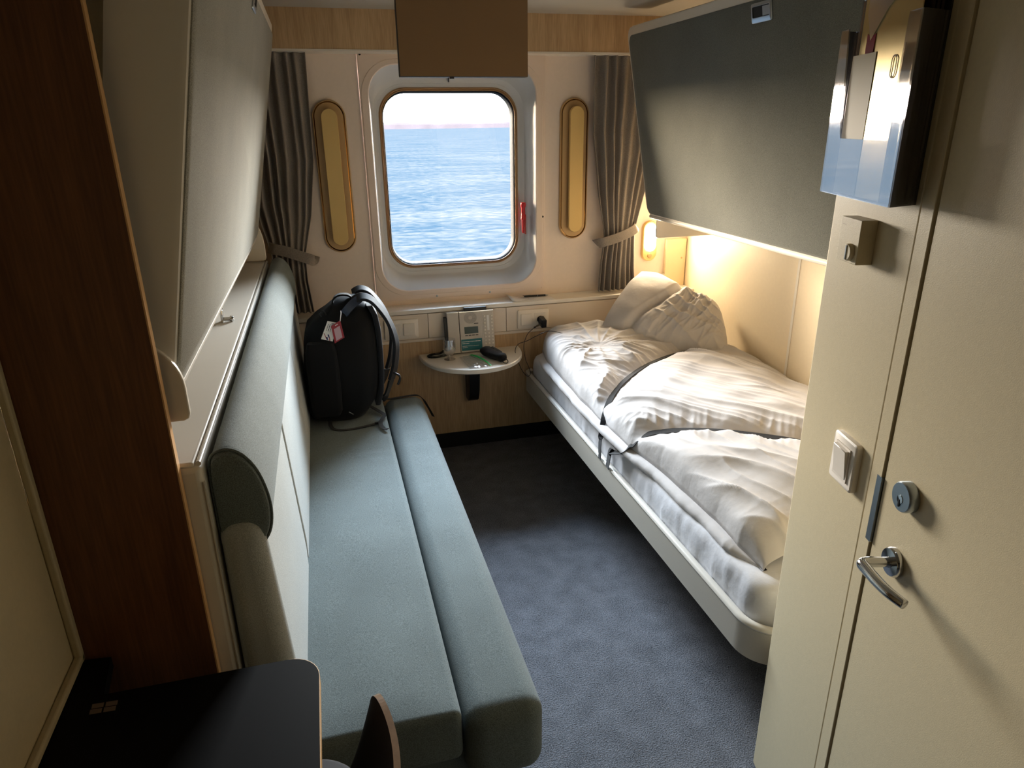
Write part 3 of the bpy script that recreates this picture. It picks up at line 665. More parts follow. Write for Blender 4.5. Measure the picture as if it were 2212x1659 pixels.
# folding bunks ------------------------------------------------
def bunk(side, p0, p1, y0, y1, label, near_bracket, handle_y, handle_u, fab):
    """panel folded up against the wall: face plane through p0 (X,Z bottom) and p1 (X,Z top)"""
    s = side                                   # +1 right wall, -1 left wall
    f0, f1 = V((p0[0], 0, p0[1])), V((p1[0], 0, p1[1])); up = (f1-f0).normalized()
    nb = V((s*up.z, 0, -s*up.x)).normalized()   # towards the wall
    if nb.x*s < 0: nb = -nb
    Lh = .836
    def q(y, u, d=0): return f0+up*u+nb*d+V((0, y, 0))
    yc, hl = (y0+y1)/2, (y1-y0)/2
    t = thing('folded_bunk', label, 'folded bunk', (p0[0]+s*.08, yc, p0[1]), 'upper bunks folded up against the side walls')
    def rl(w, h, r, d, cu, n=6): return [q(yc+a, cu+c_, d) for a, c_ in rr2(w, h, r, n)]
    b = BM()
    loft(b, [rl(2*hl, Lh, .05, .115, Lh/2), rl(2*hl, Lh, .05, .012, Lh/2), rl(2*hl-.006, Lh-.006, .047, .003, Lh/2), rl(2*hl-.016, Lh-.016, .043, .000, Lh/2)], True, True)
    part(t, 'bunk_frame', b, 'white', smooth='auto')
    b = BM()
    def rp_(k, d): return [q(yc-.008+a, Lh/2-.012+c_, d) for a, c_ in rr2(2*hl-.030-k, Lh-.046-k, .032, 6)]
    loft(b, [rp_(0, .004), rp_(.001, -.002), rp_(.010, -.0055)], True, True)
    part(t, 'base_panel', b, fab, 'grey fabric covered underside', smooth='auto')
    b = BM(); cyl(b, q(y0+.03, -.004, .008), q(y1-.03, -.004, .008), .010, .010, 14); part(t, 'bottom_rail', b, 'rim', 'rounded white bottom rail', smooth='auto')
    # recessed handle
    hy, hu = handle_y, handle_u
    def hl_(w, h, r, d, dy=0, du=0): return [q(hy+dy+a, hu+du+c_, d-.002) for a, c_ in rr2(w, h, r, 4)]
    b = BM(); loft(b, [hl_(.112, .058, .007, .002), hl_(.112, .058, .007, -.006), hl_(.108, .054, .006, -.0075), hl_(.092, .032, .004, -.0072, .002, .003)], False, False)
    h_ = part(t, 'recessed_handle', b, 'steel', 'satin steel recessed handle', smooth='auto')
    b = BM(); loft(b, [hl_(.093, .033, .004, -.0068, .002, .003), hl_(.090, .030, .004, -.0045, .002, .003)], False, True); part(h_, 'handle_pocket', b, 'dark')
    b = BM(); prism(b, [q(hy-.043, hu+.016, -.0065), q(hy-.008, hu+.016, -.0085), q(hy-.008, hu-.011, -.0085), q(hy-.043, hu-.011, -.0065)], -nb*.0012); part(h_, 'handle_flap', b, 'steel')
    for (by, kind) in ((y1+.004, 'far'), (y0-.016, 'near')) if near_bracket else ((y1+.004, 'far'),):
        b = BM(); X0 = (XL if s < 0 else XR); wdt = .26 if s < 0 else .335
        zt, zb = 1.33, 1.10 if kind == 'far' else 1.168
        if s < 0 and kind == 'far': wdt = .262
        out = [(0, zb), (wdt-.012, zb), (wdt-.003, zb+.004), (wdt, zb+.013)]
        for i in range(13): a = PI/2*i/12; out.append((wdt-.11+.11*math.cos(a) if True else 0, zb+.06+(zt-zb-.06)*math.sin(a)))
        out.append((0, zt))
        prism(b, [(X0-s*a, by, z) for a, z in out], (0, .012, 0)); part(t, 'side_bracket', b, 'white', bevel=.002, seg=2)
    return t
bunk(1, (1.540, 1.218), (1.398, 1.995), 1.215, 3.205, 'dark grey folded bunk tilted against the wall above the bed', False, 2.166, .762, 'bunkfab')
bunk(-1, (-.283, 1.208), (-.116, 2.021), 1.245, 3.205, 'grey folded bunk, fabric toned brighter as if lit, tilted against the wall above the sofa', True, 2.235, .780, 'bunkfab_lit')

# sofa --------------------------------------------------------
t = thing('sofa', 'grey-green sofa bench with long seat cushions and padded top roll', 'sofa', (.1, 2.2, 0))
def cushion(x0, x1, y0, y1, z0, z1, r, crown=.006, seed=0, wr=(), h=.02):
    """soft box: every edge rounded, slightly crowned top with faint creases"""
    bm = BM(); cx, cy, cz = (x0+x1)/2, (y0+y1)/2, (z0+z1)/2; hx, hy, hz = (x1-x0)/2, (y1-y0)/2, (z1-z0)/2
    def axis(hh):
        o = [-hh+r*k/6 for k in range(6)]; n = max(2, int((2*hh-2*r)/h)); o += [-hh+r+(2*hh-2*r)*k/n for k in range(n+1)]; return o+[hh-r+r*k/6 for k in range(1, 7)]
    ax, ay, az = axis(hx), axis(hy), axis(hz)
    def pos(x, y, z):
        q = V((x, y, z)); c = V((max(-hx+r, min(hx-r, x)), max(-hy+r, min(hy-r, y)), max(-hz+r, min(hz-r, z)))); d_ = q-c
        p = c+d_.normalized()*r if d_.length > 1e-9 else q
        p = p+V((cx, cy, cz))
        if z > hz-1e-6:
            u, v_ = (x+hx)/(2*hx), (y+hy)/(2*hy); e = min(1, 5*min(u, 1-u))*min(1, 30*min(v_, 1-v_))
            p.z += e*(crown*math.sin(PI*u)+.0018*mn.noise(V((p.x*6, p.y*4, seed))))
            for (wx, wy, ln, w_, d2) in wr:
                yy = wy+.02*(p.x-wx)+.004*math.sin(30*(p.x-wx))
                p.z += e*d2*math.exp(-((p.y-yy)/w_)**2)*math.exp(-((p.x-wx)/ln)**2)
        return p
    cache = {}
    def vert(x, y, z):
        k = (round(x, 6), round(y, 6), round(z, 6))
        if k not in cache: cache[k] = bm.verts.new(pos(x, y, z))
        return cache[k]
    def face(A, B_, f):
        for a0, a1 in zip(A, A[1:]):
            for b0, b1 in zip(B_, B_[1:]): bm.faces.new((f(a0, b0), f(a1, b0), f(a1, b1), f(a0, b1)))
    for sg in (-1, 1):
        face(ax, ay, lambda a, c_: vert(a, c_, sg*hz)); face(ax, az, lambda a, c_: vert(a, sg*hy, c_)); face(ay, az, lambda a, c_: vert(sg*hx, a, c_))
    return bm
cre = [(.07, 2.62, .05, .006, -.004), (.09, 2.55, .05, .005, -.005), (.10, 2.49, .04, .005, -.004), (.06, 2.585, .06, .006, .003), (.09, 2.52, .05, .005, .003)]
part(t, 'seat_cushion', cushion(-.175, .184, 1.165, 3.36, .30, .437, .020, wr=cre), 'sofa', 'wide main seat cushion', smooth=True)
cre2 = [(.27, 2.72, .03, .006, -.003), (.28, 2.69, .03, .005, .002), (.28, 2.60, .05, .008, -.002)]
part(t, 'front_cushion', cushion(.190, .374, 1.148, 3.150, .225, .428, .048, crown=.004, seed=5, wr=cre2), 'sofa', 'narrow front cushion of the seat', smooth=True)
b = BM(); box(b, -.235, .30, 1.20, 3.36, .05, .305); part(t, 'sofa_base', b, 'sofa', bevel=.02)
b = BM(); box(b, -.2, .30, 1.21, 3.34, 0, .06); part(t, 'plinth', b, 'dark')
# back cushions (three flat panels) under the padded roll
for (ya, yb_) in ((1.22, 1.862), (1.865, 2.60), (2.603, 3.345)):
    b = BM(); prism(b, [(-.252, ya, .40), (-.146, ya, .40), (-.1455, ya, .50), (-.172, ya, .95), (-.252, ya, .95)], (0, yb_-ya, 0))
    part(t, 'back_cushion', b, 'sofaback', bevel=.010 if ya > 1.5 else .034, seg=6)
b = BM()
RS = smoothpath([(-.250, 0, .905), (-.238, 0, .888), (-.205, 0, .884), (-.176, 0, .893), (-.160, 0, .920), (-.154, 0, .962), (-.158, 0, 1.005), (-.170, 0, 1.048), (-.190, 0, 1.080), (-.213, 0, 1.094), (-.236, 0, 1.090), (-.248, 0, 1.070), (-.251, 0, 1.0), (-.250, 0, .905)], 4)[:-1]
def rollsec(y, k=1.0, dz=0):
    return [V((-.204+(p.x+.204)*k, y, .990+(p.z-.990)*k+dz)) for p in RS]
loft(b, [rollsec(1.238, .80), rollsec(1.242, .93), rollsec(1.252, .985), rollsec(1.27, 1.0)]+[rollsec(1.27+i*.05, 1+.006*mn.noise(V((i*.7, 2, 0)))) for i in range(1, 40)]+[rollsec(3.285, 1), rollsec(3.325, .97), rollsec(3.345, .85)], True, True)
roll = part(t, 'backrest_roll', b, 'sofa', 'rounded padded roll along the top of the backrest', smooth='auto')
b = BM(); L = rollsec(1.251, 1.012); tube(b, L+[L[0]], .0028, 6, 0); part(roll, 'piping', b, 'sofa', smooth=True)

# backpack on the sofa ----------------------------------------
t = thing('backpack', 'bulging black backpack standing on the far end of the sofa', 'backpack', (.02, 2.98, .44))
prof = [  # z, xl, xr, y0 (near), y1 (far)
 (.442, -.105, .085, 2.885, 3.10), (.455, -.128, .105, 2.862, 3.13), (.485, -.138, .122, 2.845, 3.15), (.535, -.141, .150, 2.832, 3.17), (.60, -.141, .163, 2.826, 3.18),
 (.68, -.142, .167, 2.824, 3.18), (.75, -.141, .168, 2.826, 3.18), (.805, -.132, .168, 2.832, 3.175), (.845, -.120, .166, 2.840, 3.165), (.885, -.083, .161, 2.852, 3.15),
 (.915, -.042, .155, 2.868, 3.12), (.940, -.014, .144, 2.885, 3.09), (.958, .010, .130, 2.91, 3.06), (.968, .035, .11, 2.94, 3.03)]
b = BM(); loops = []
for z, xl, xr, y0, y1 in prof:
    L = []
    for a, c_ in rr2(xr-xl, y1-y0, min(.085, (xr-xl)*.42), 9):
        p = V(((xl+xr)/2+a, (y0+y1)/2+c_, z)); nn = .010*mn.noise(V((p.x*9, p.y*9, p.z*7)))+.004*mn.noise(V((p.x*30, p.y*30, p.z*22)))
        d_ = V((a, c_, 0)).normalized() if (a or c_) else V((0, 0, 0)); L.append(p+d_*nn)
    loops.append(L)
loft(b, loops, True, True); body = part(t, 'main_body', b, 'pack', smooth=True)
b = BM()   # front pocket facing the backrest side / near face pocket
lo = []
for z, k in ((.50, .78), (.52, .95), (.60, 1), (.70, 1), (.78, .96), (.82, .8)):
    lo.append([(-.065+a*k, 2.823+c_*k, z) for a, c_ in rr2(.13, .05, .02, 5)])
loft(b, lo, True, True); part(t, 'side_pocket', b, 'pack', smooth='auto')
b = BM(); lo = []
for z, x in ((.50, .150), (.56, .168), (.65, .176), (.75, .178), (.84, .176), (.90, .168), (.945, .148)):
    lo.append([(x+a, 2.985+c_, z) for a, c_ in rr2(.022, .22, .010, 4)])
loft(b, lo, True, True); part(t, 'back_padding', b, 'pack_pad', smooth='auto')
# shoulder straps
sp = [(.085, 2.905, .962), (.118, 2.90, .980), (.152, 2.90, .970), (.181, 2.90, .940), (.212, 2.895, .893), (.232, 2.893, .846), (.243, 2.89, .802), (.247, 2.89, .764), (.243, 2.892, .715), (.233, 2.895, .66), (.216, 2.90, .605)]
b = BM(); ribbon(b, sp, lambda t: .048-.010*t, .014, up=lambda t: (math.cos(2.0*t-.9)*.9, -.45, math.sin(1.9-2.4*t)), sub=8); part(t, 'shoulder_strap', b, 'pack_pad', bevel=.005, seg=3)
b = BM(); ribbon(b, [(.216, 2.90, .605), (.205, 2.905, .57), (.188, 2.915, .53), (.165, 2.92, .515)], .045, .008, up=(.8, -.5, .3)); part(t, 'strap_webbing', b, 'strap')
sp2 = [(x*.96+.008, y+.16, z) for x, y, z in sp]
b = BM(); ribbon(b, sp2, lambda t: .048-.010*t, .014, up=lambda t: (math.cos(2.0*t-.9)*.9, -.3, math.sin(1.9-2.4*t)), sub=8); part(t, 'shoulder_strap', b, 'pack_pad', bevel=.005, seg=3)
b = BM(); ribbon(b, [(.212, 3.06, .60), (.195, 3.06, .56), (.17, 3.06, .52)], .045, .008, up=(.8, -.5, .3)); part(t, 'strap_webbing', b, 'strap')
b = BM(); tube(b, [(.226, 2.885, .640), (.245, 2.872, .632), (.252, 2.868, .622), (.248, 2.868, .606), (.240, 2.868, .590)], .005, 8); part(t, 'strap_buckle', b, 'black', smooth=True)
b = BM(); ribbon(b, [(.002, 2.955, .936), (.006, 2.945, .968), (.022, 2.94, .984), (.046, 2.94, .988), (.072, 2.945, .980), (.090, 2.955, .955)], .030, .007, up=lambda t: (math.cos(PI*(1-t)), 0, math.sin(PI*t)+.2), sub=6); part(t, 'carry_handle', b, 'strap')
b = BM(); ribbon(b, [(.040, 2.880, .915), (.058, 2.872, .938), (.085, 2.88, .962), (.11, 2.90, .972)], .034, .006, up=(-.2, -1, .6)); part(t, 'zip_panel', b, 'pack_blue', 'blue-grey sheen panel by the zip')
b = BM(); tube(b, [(-.050, 2.88, .915), (-.056, 2.872, .930), (-.048, 2.87, .940), (-.036, 2.875, .936), (-.030, 2.885, .920)], .0024, 6); part(t, 'cord_loop', b, 'strap', smooth=True)
b = BM(); ribbon(b, [(-.060, 2.86, .458), (-.060, 2.825, .450), (-.045, 2.79, .4455), (-.003, 2.772, .4455), (.055, 2.778, .4455), (.104, 2.792, .4455), (.134, 2.798, .4465)], .016, .0025); part(t, 'waist_strap', b, 'strap')
b = BM(); tube(b, [(.124, 2.797, .4485), (.138, 2.799, .4485)], .006, 8, 0); part(t, 'strap_end', b, 'strap')
b = BM(); ribbon(b, [(.098, 2.975, .475), (.128, 2.96, .458), (.155, 2.925, .449), (.172, 2.885, .447), (.160, 2.845, .446), (.150, 2.815, .446), (.149, 2.775, .446), (.158, 2.738, .446), (.172, 2.722, .449)], .017, .0025); part(t, 'waist_strap', b, 'strap')
b = BM(); ribbon(b, [(.150, 3.05, .50), (.172, 3.07, .462), (.194, 3.085, .444), (.234, 3.098, .4375), (.301, 3.108, .4375), (.350, 3.112, .434), (.376, 3.118, .408), (.394, 3.13, .370), (.410, 3.14, .335), (.424, 3.15, .30)], .016, .0025); part(t, 'waist_strap', b, 'strap')
b = BM(); ribbon(b, [(.085, 2.842, .585), (.070, 2.836, .56)], .003, .002, up=(0, -1, 0)); part(t, 'reflective_piping', b, 'silver')
b = BM(); ribbon(b, [(.022, 2.835, .50), (.040, 2.838, .485)], .004, .002, up=(0, -1, 0)); part(t, 'reflective_piping', b, 'silver')
# tags hang from it: things of their own
t = thing('luggage_tag', 'white printed paper luggage tag on the black backpack', 'luggage tag', (-.02, 2.80, .87))
q4 = [V((-.026, 2.812, .912)), V((.013, 2.806, .903)), V((-.014, 2.800, .829)), V((-.059, 2.806, .841))]
def qp(u, v_, o=0): 
    p = (q4[0]*(1-u)+q4[1]*u)*(1-v_)+(q4[3]*(1-u)+q4[2]*u)*v_; return p+V((0, -o, 0))
b = BM(); prism(b, [qp(0, 0), qp(1, 0), qp(1, 1), qp(0, 1)], (0, -.0012, 0)); part(t, 'card', b, 'paper')
b = BM()
for (u0, u1) in ((.16, .22), (.32, .40), (.50, .56)):
    v_ = .14
    while v_ < .5:
        h = random.uniform(.03, .08); prism(b, [qp(u0, v_, .0012), qp(u1, v_, .0012), qp(u1, v_+h, .0012), qp(u0, v_+h, .0012)], (0, -.0003, 0)); v_ += h+.025
prism(b, [qp(.45, .09, .0012), qp(.72, .06, .0012), qp(.72, .10, .0012), qp(.45, .12, .0012)], (0, -.0003, 0)); part(t, 'printed_letters', b, 'print')
b = BM()
for (u0, v0, u1, v1) in ((.04, .66, .44, .96), (.62, .84, .72, 1.0)): prism(b, [qp(u0, v0, .0012), qp(u0+.07, v0, .0012), qp(u1+.07, v1, .0012), qp(u1, v1, .0012)], (0, -.0003, 0))
part(t, 'red_stripe', b, 'red_ink')
b = BM()
for (u0, v0, u1, v1) in ((.40, .70, .56, .84), (.34, .84, .50, .98)): prism(b, [qp(u0, v0, .0012), qp(u0+.12, v0-.02, .0012), qp(u1+.12, v1, .0012), qp(u1, v1, .0012)], (0, -.0003, 0))
part(t, 'blue_stripe', b, 'blue_ink')
t = thing('luggage_tag', 'red framed luggage tag hanging beside the white one on the backpack', 'luggage tag', (.01, 2.79, .87))
q4 = [V((-.014, 2.798, .894)), V((.024, 2.792, .916)), V((.034, 2.788, .845)), V((-.007, 2.794, .822))]
b = BM(); prism(b, [qp(0, 0), qp(1, 0), qp(1, 1), qp(0, 1)], (0, -.003, 0)); part(t, 'holder', b, 'tag_red')
b = BM(); prism(b, [qp(.2, .24, .003), qp(.82, .24, .003), qp(.82, .92, .003), qp(.2, .92, .003)], (0, -.0006, 0)); part(t, 'insert', b, mat('pinkish_insert', (196, 160, 168), .4), 'pale pink window insert')
b = BM(); prism(b, [qp(.4, .08, .003), qp(.68, .08, .003), qp(.68, .12, .003), qp(.4, .12, .003)], (0, -.0006, 0)); part(t, 'slot', b, 'paper')
b = BM(); tube(b, [(.023, 2.79, .912), (.026, 2.795, .925), (.030, 2.82, .938), (.030, 2.85, .940)], .0016, 6); part(t, 'cord', b, 'paper', smooth=True)

# ================================================================== BED
t = thing('bed', 'white framed wall bed under the dark folded bunk', 'bed', (1.45, 2.3, 0))
RX = .963
def railpath(off=0, r=.105):
    x, yN, yF = RX+off, 1.222+off, 3.385
    o = [(XR, yN)]
    c = (x+r, yN+r)
    for i in range(13):
        a = -PI/2-PI/2*i/12; o.append((c[0]+r*math.cos(a), c[1]+r*math.sin(a)))
    r2 = .03; c = (x+r2, yF-r2)
    for i in range(7):
        a = PI-PI/2*i/6; o.append((c[0]+r2*math.cos(a), c[1]+r2*math.sin(a)))
    return o
b = BM(); po, pi_ = railpath(0), railpath(.022, .086)
rows = []
loft(b, [[(x, y, .300) for x, y in po], [(x, y, .395) for x, y in po], [(x, y, .395) for x, y in pi_], [(x, y, .300) for x, y in pi_], [(x, y, .300) for x, y in po]], closed=False)
part(t, 'side_rail', b, 'rail', smooth='auto')
b = BM(); P = [V((x, y, .402)) for x, y in railpath(.009, .098)]
loops = []
for i, p in enumerate(P):
    tt = (P[min(i+1, len(P)-1)]-P[max(i-1, 0)]).normalized(); sd = tt.cross(V((0, 0, 1))).normalized()
    loops.append([p+sd*.013*math.cos(2*PI*k/12)+V((0, 0, .010*math.sin(2*PI*k/12))) for k in range(12)])
loft(b, loops, True, True); part(t, 'rail_rim', b, 'rim', 'rounded white rim along the rail', smooth='auto')
b = BM(); box(b, RX+.09, XR-.005, 1.31, 3.36, .31, .345); part(t, 'slat_base', b, 'dark')
b = BM(); box(b, 1.55, XR-.005, 1.30, 3.34, 0, .312); part(t, 'support', b, 'dark')
# mattress with fitted sheet
b = BM(); loops = []
mx0, mx1, my0, my1 = RX+.024, XR-.012, 1.262, 3.372
for z, k in ((.347, .004), (.36, 0), (.44, .0), (.478, .003), (.497, .010), (.508, .022), (.513, .04)):
    L = []
    for a, c_ in rr2(mx1-mx0-2*k, my1-my0-2*k, .07, 10): L.append(V(((mx0+mx1)/2+a, (my0+my1)/2+c_, z)))
    # resample the long sides so that wrinkles can form
    LL = []
    for i in range(len(L)):
        p, q_ = L[i], L[(i+1) % len(L)]; n = max(1, int((q_-p).length/.012))
        for m_ in range(n): LL.append(p+(q_-p)*m_/n)
    loops.append(LL)
nmin = min(len(l) for l in loops)
# same count for every loop
L2 = []
for l in loops:
    idx = [int(i*len(l)/nmin) for i in range(nmin)]; L2.append([l[i] for i in idx])
rows = loft(b, L2, True, True)
for v in b.verts:
    p = v.co; side = 1 if p.z > .35 else 0
    w_ = .007*mn.noise(V((p.y*13+p.z*16, p.x*7, 1)))+.004*mn.noise(V((p.y*34, p.z*12, 4)))
    if side and p.x < mx0+.1: p.x += w_*.9; p.z += .5*w_*(p.z > .47)
part_m = solo('mattress', b, 'sheet', 'mattress in a white fitted sheet inside the bed frame', 'mattress', (1.45, 2.3, .346), smooth=True)

# duvet: one folded quilt held down by two black straps
ledge = [(3.36, 1.055), (3.2, 1.015), (3.11, 1.003), (2.87, .995), (2.60, .985), (2.385, .988), (2.25, .992), (2.105, .996), (1.917, 1.021), (1.711, 1.028), (1.579, 1.036), (1.45, 1.030), (1.36, 1.045)]
def duv_left(y): return float(np.interp(y, [p[0] for p in ledge][::-1], [p[1] for p in ledge][::-1]))
s1p = [(.958, 2.300), (1.108, 2.500), (1.264, 2.650), (1.429, 2.770), (1.602, 2.872), (1.76, 2.965), (1.93, 3.06)]
s2p = [(.960, 2.205), (.985, 2.105), (1.06, 2.065), (1.15, 2.035), (1.27, 1.972), (1.375, 1.902), (1.49, 1.822), (1.62, 1.72), (1.78, 1.60), (1.93, 1.50)]
def dist_seg(px, py, pts):
    best = 9; side = 0; along = 0; acc = 0
    for (x0, y0), (x1, y1) in zip(pts, pts[1:]):
        dx, dy = x1-x0, y1-y0; L2_ = dx*dx+dy*dy; tt = max(0, min(1, ((px-x0)*dx+(py-y0)*dy)/L2_))
        ex, ey = px-x0-tt*dx, py-y0-tt*dy; d_ = math.hypot(ex, ey)
        if d_ < best: best = d_; side = 1 if dx*ey-dy*ex > 0 else -1; along = acc+tt*math.sqrt(L2_)
        acc += math.sqrt(L2_)
    return best, side, along
def ridge(v_, p=2.2): return (1-abs(v_))**p
def duvet_h(x, y, gather=1):
    """height of the quilt above the mattress"""
    xl = duv_left(y); u = (x-xl)/(1.925-xl)
    d1, sd1, a1 = dist_seg(x, y, s1p); d2, sd2, a2 = dist_seg(x, y, s2p)
    base = .076+.040*math.sin(PI*min(1, max(0, u))**.8)-.030*max(0, (u-.82)/.18)**1.5
    # far left part lies folded double and stands higher
    if sd1 > 0: base += .038*min(1, d1/.25)*math.exp(-(max(0, x-1.25)/.28)**2)
    else: base += .022*min(1, d1/.2)*min(1, d2/.2)
    # near part: a thick fold that drops towards the foot
    if y < 1.62: base -= .022*((1.62-y)/.3)
    h = base
    # broad quilt billows
    h += .012*mn.noise(V((x*4.2, y*3.6, 7)))+.007*mn.noise(V((x*9, y*8, 2)))
    # long drag folds running diagonally between the straps
    if sd1 < 0 and sd2 > 0:
        k = (x-1.0)*.80+(y-2.4)*.62
        h += .015*(ridge(mn.noise(V((k*8+.35*mn.noise(V((x*2, y*2, 0))), (x-y)*.8, 3))), 6)-.25)
        h += .009*(ridge(mn.noise(V((k*17+.4*mn.noise(V((x*3, y*3, 4))), (x-y)*1.3, 8))), 5)-.25)
    elif sd1 > 0:
        r_ = math.hypot(x-1.20, y-2.92); th = math.atan2(y-2.92, x-1.20)
        h += .010*(ridge(mn.noise(V((x*2.6+.6*mn.noise(V((x*2.5, y*2.5, 1))), y*9+x*3, 5))), 4)-.3)
        h += .012*(ridge(mn.noise(V((r_*2.2, th*3.2+.5*mn.noise(V((x*3, y*3, 6))), 6))), 5)-.25)*min(1, r_/.14)
        h += .004*(ridge(mn.noise(V((x*7, y*20+x*6, 16))), 5)-.25)-.020*math.exp(-(r_/.10)**2)
    else:
        k = (x-1.0)*.95+(y-1.8)*.35
        h += .014*(ridge(mn.noise(V((k*6+.5*mn.noise(V((x*3, y*3, 2))), (y-x)*1.5, 3))), 6)-.25)+.009*(ridge(mn.noise(V((k*15, (y-x)*2.4, 9))), 5)-.25)
    # gathers beside the straps, and the grooves pressed by them
    g1, g2 = min(1, d1/.035)**2*math.exp(-(d1/.085)**2), min(1, d2/.035)**2*math.exp(-(d2/.085)**2)
    h += gather*(.013*g1*ridge(mn.noise(V((a1*26, d1*3, 0))), 2)+.012*g2*ridge(mn.noise(V((a2*24, d2*3, 4))), 2))
    h = base+(h-base)*min(1, d1/.06)*min(1, d2/.06)-.030*math.exp(-(d1/.06)**2)-.024*math.exp(-(d2/.055)**2)
    # rolled outer edges
    e = min(1, max(0, (x-xl)/.075)); h *= (1-(1-e)**2.2)**.5
    yf = 3.365-.17*max(0, (x-1.25)/.65)
    e = min(1, max(0, (yf-y)/.10)); h *= (1-(1-e)**2.2)**.5
    yn = 1.345+.02*math.sin(x*9)
    e = min(1, max(0, (y-yn)/.10)); h *= (1-(1-e)**2.2)**.5
    e = min(1, max(0, (1.928-x)/.05)); h *= .35+.65*(1-(1-e)**2)**.5
    return max(h, .0)
ZM = .516
b = BM(); NU, NV = 200, 420; grid = []
for j in range(NV+1):
    y = 1.345+(3.365-1.345)*j/NV; xl = duv_left(y); r = []
    # lower layer lip: visible second fold under the quilt edge
    lipn = .007*mn.noise(V((y*5, 0, 1)))+.0025*mn.noise(V((y*17, 0, 3)))
    lw = .030+lipn
    taper = min(1, (3.34-y)/.12, (y-1.36)/.12); taper = max(0, taper)
    r.append(b.verts.new((xl+.03, y, ZM-.03)))
    r.append(b.verts.new((xl-lw*.55*taper, y, ZM-.022)))
    r.append(b.verts.new((xl-lw*taper, y, ZM-.004)))
    r.append(b.verts.new((xl-lw*.8*taper, y, ZM+.012*taper+lipn*.4)))
    r.append(b.verts.new((xl-.004, y, ZM+.018*taper)))
    r.append(b.verts.new((xl+.012, y, ZM+.017*taper)))
    for i in range(NU+1):
        u = (i/NU)**1.25; x = xl+(1.928-xl)*u
        h = duvet_h(x, y)
        bul = .012*math.sin(PI*min(1, max(0, (x-xl)/.06)))*(-1) if x-xl < .06 else 0
        r.append(b.verts.new((x+bul+.004*mn.noise(V((x*3, y*9, 11))), y, ZM+.018*taper*(1-u)+h)))
    grid.append(r)
for r0, r1 in zip(grid, grid[1:]):
    for i in range(len(r0)-1): b.faces.new((r0[i], r0[i+1], r1[i+1], r1[i]))
duv = solo('duvet', b, 'linen', 'crumpled white duvet spread over the bed under two black straps', 'duvet', (1.45, 2.3, ZM), smooth=True)
def strap(pts, w_, label, start, lift):
    path = [start]
    P = smoothpath([(x, y, 0) for x, y in pts], 8)
    for p in P:
        xl = duv_left(p.y)
        z = ZM+.018*(1-max(0, (p.x-xl))/.93)+max(duvet_h(max(p.x, xl+.001), p.y, 0), .0) if p.x > xl else None
        if z is None: z = .455+.10*max(0, (p.x-.955))/max(.001, xl-.955)
        path.append((p.x, p.y, z+lift))
    bm = BM(); ribbon(bm, path, w_, .0022, up=lambda t: (-1 if t < .03 else -.25, 0, .25 if t < .03 else 1), sub=3)
    return solo('bed_strap', bm, 'strap', label, 'bed strap', start, 'black straps across the duvet')
strap(s1p, .024, 'narrow black strap running from the bed rail up to the pillow corner', (.956, 2.292, .405), .006)
strap(s2p, .030, 'black strap across the duvet nearest the light switch wall', (.956, 2.215, .405), .006)
# pillow: leaning into the corner
P0, P1, P2, P3 = V((1.282, 3.15, .672)), V((1.640, 3.455, .893)), V((1.893, 3.045, .770)), V((1.805, 2.78, .562))
nrm = ((P1-P0).cross(P3-P0)+(P2-P1).cross(P3-P2)).normalized()
if nrm.y > 0: nrm = -nrm
def pil(u, v_, s_):
    U_, V_ = 2*u-1, 2*v_-1
    u2, v2 = .5+.5*U_*(1-.05*V_**4), .5+.5*V_*(1-.05*U_**4)
    u2 -= .02*math.sin(PI*v_)*(1 if u < .5 else -1)*abs(U_); v2 += .035*math.sin(2.2*PI*u+.3)*max(0, V_)**2
    p = (P0*(1-u2)+P3*u2)*(1-v2)+(P1*(1-u2)+P2*u2)*v2
    prof_ = max(0, 1-U_**4)*max(0, 1-V_**4)
    th = .088*prof_**.62
    if s_ > 0:
        k = u*.95-v_*.32; l = u*.32+v_*.95
        right = max(0, min(1, (k-.12)*4))
        th -= .034*math.exp(-((k-.20+.03*math.sin(l*5))/.035)**2)*prof_**.4
        th += .012*math.exp(-((k-.29)/.05)**2)*prof_**.4
        th += .016*right*(ridge(mn.noise(V((k*9+.5*mn.noise(V((u*3, v_*3, 9))), l*1.4, 1))), 4)-.3)*prof_**.4
        k2 = u*.55+v_*.85
        th += .013*right*(ridge(mn.noise(V((k2*6+.4*mn.noise(V((u*4, v_*4, 2))), (u-v_)*1.6, 6))), 5)-.25)*prof_**.4
        th += .007*right*(ridge(mn.noise(V((k*20, l*3.5, 8))), 5)-.25)*prof_**.5
        th += .006*mn.noise(V((u*4, v_*4, 3)))*prof_
    p = p+V((0, -.014*math.sin(PI*u)*(1-v_), -.026*math.sin(PI*u)*(1-v_)**2))
    return p+nrm*(th if s_ > 0 else -th*.4)+V((0, 0, .008*mn.noise(V((u*5, v_*5, 21)))))
b = BM(); n1, n2 = 150, 110
top = [[b.verts.new(pil(i/n1, j/n2, 1)) for i in range(n1+1)] for j in range(n2+1)]
bot = [[(top[j][i] if i in (0, n1) or j in (0, n2) else b.verts.new(pil(i/n1, j/n2, -1))) for i in range(n1+1)] for j in range(n2+1)]
for g, flip in ((top, 0), (bot, 1)):
    for j in range(n2):
        for i in range(n1): b.faces.new((g[j][i], g[j][i+1], g[j+1][i+1], g[j+1][i]))
solo('pillow', b, 'linen', 'rumpled white pillow leaning in the corner under the reading lamp', 'pillow', (1.7, 3.1, .55), smooth=True)

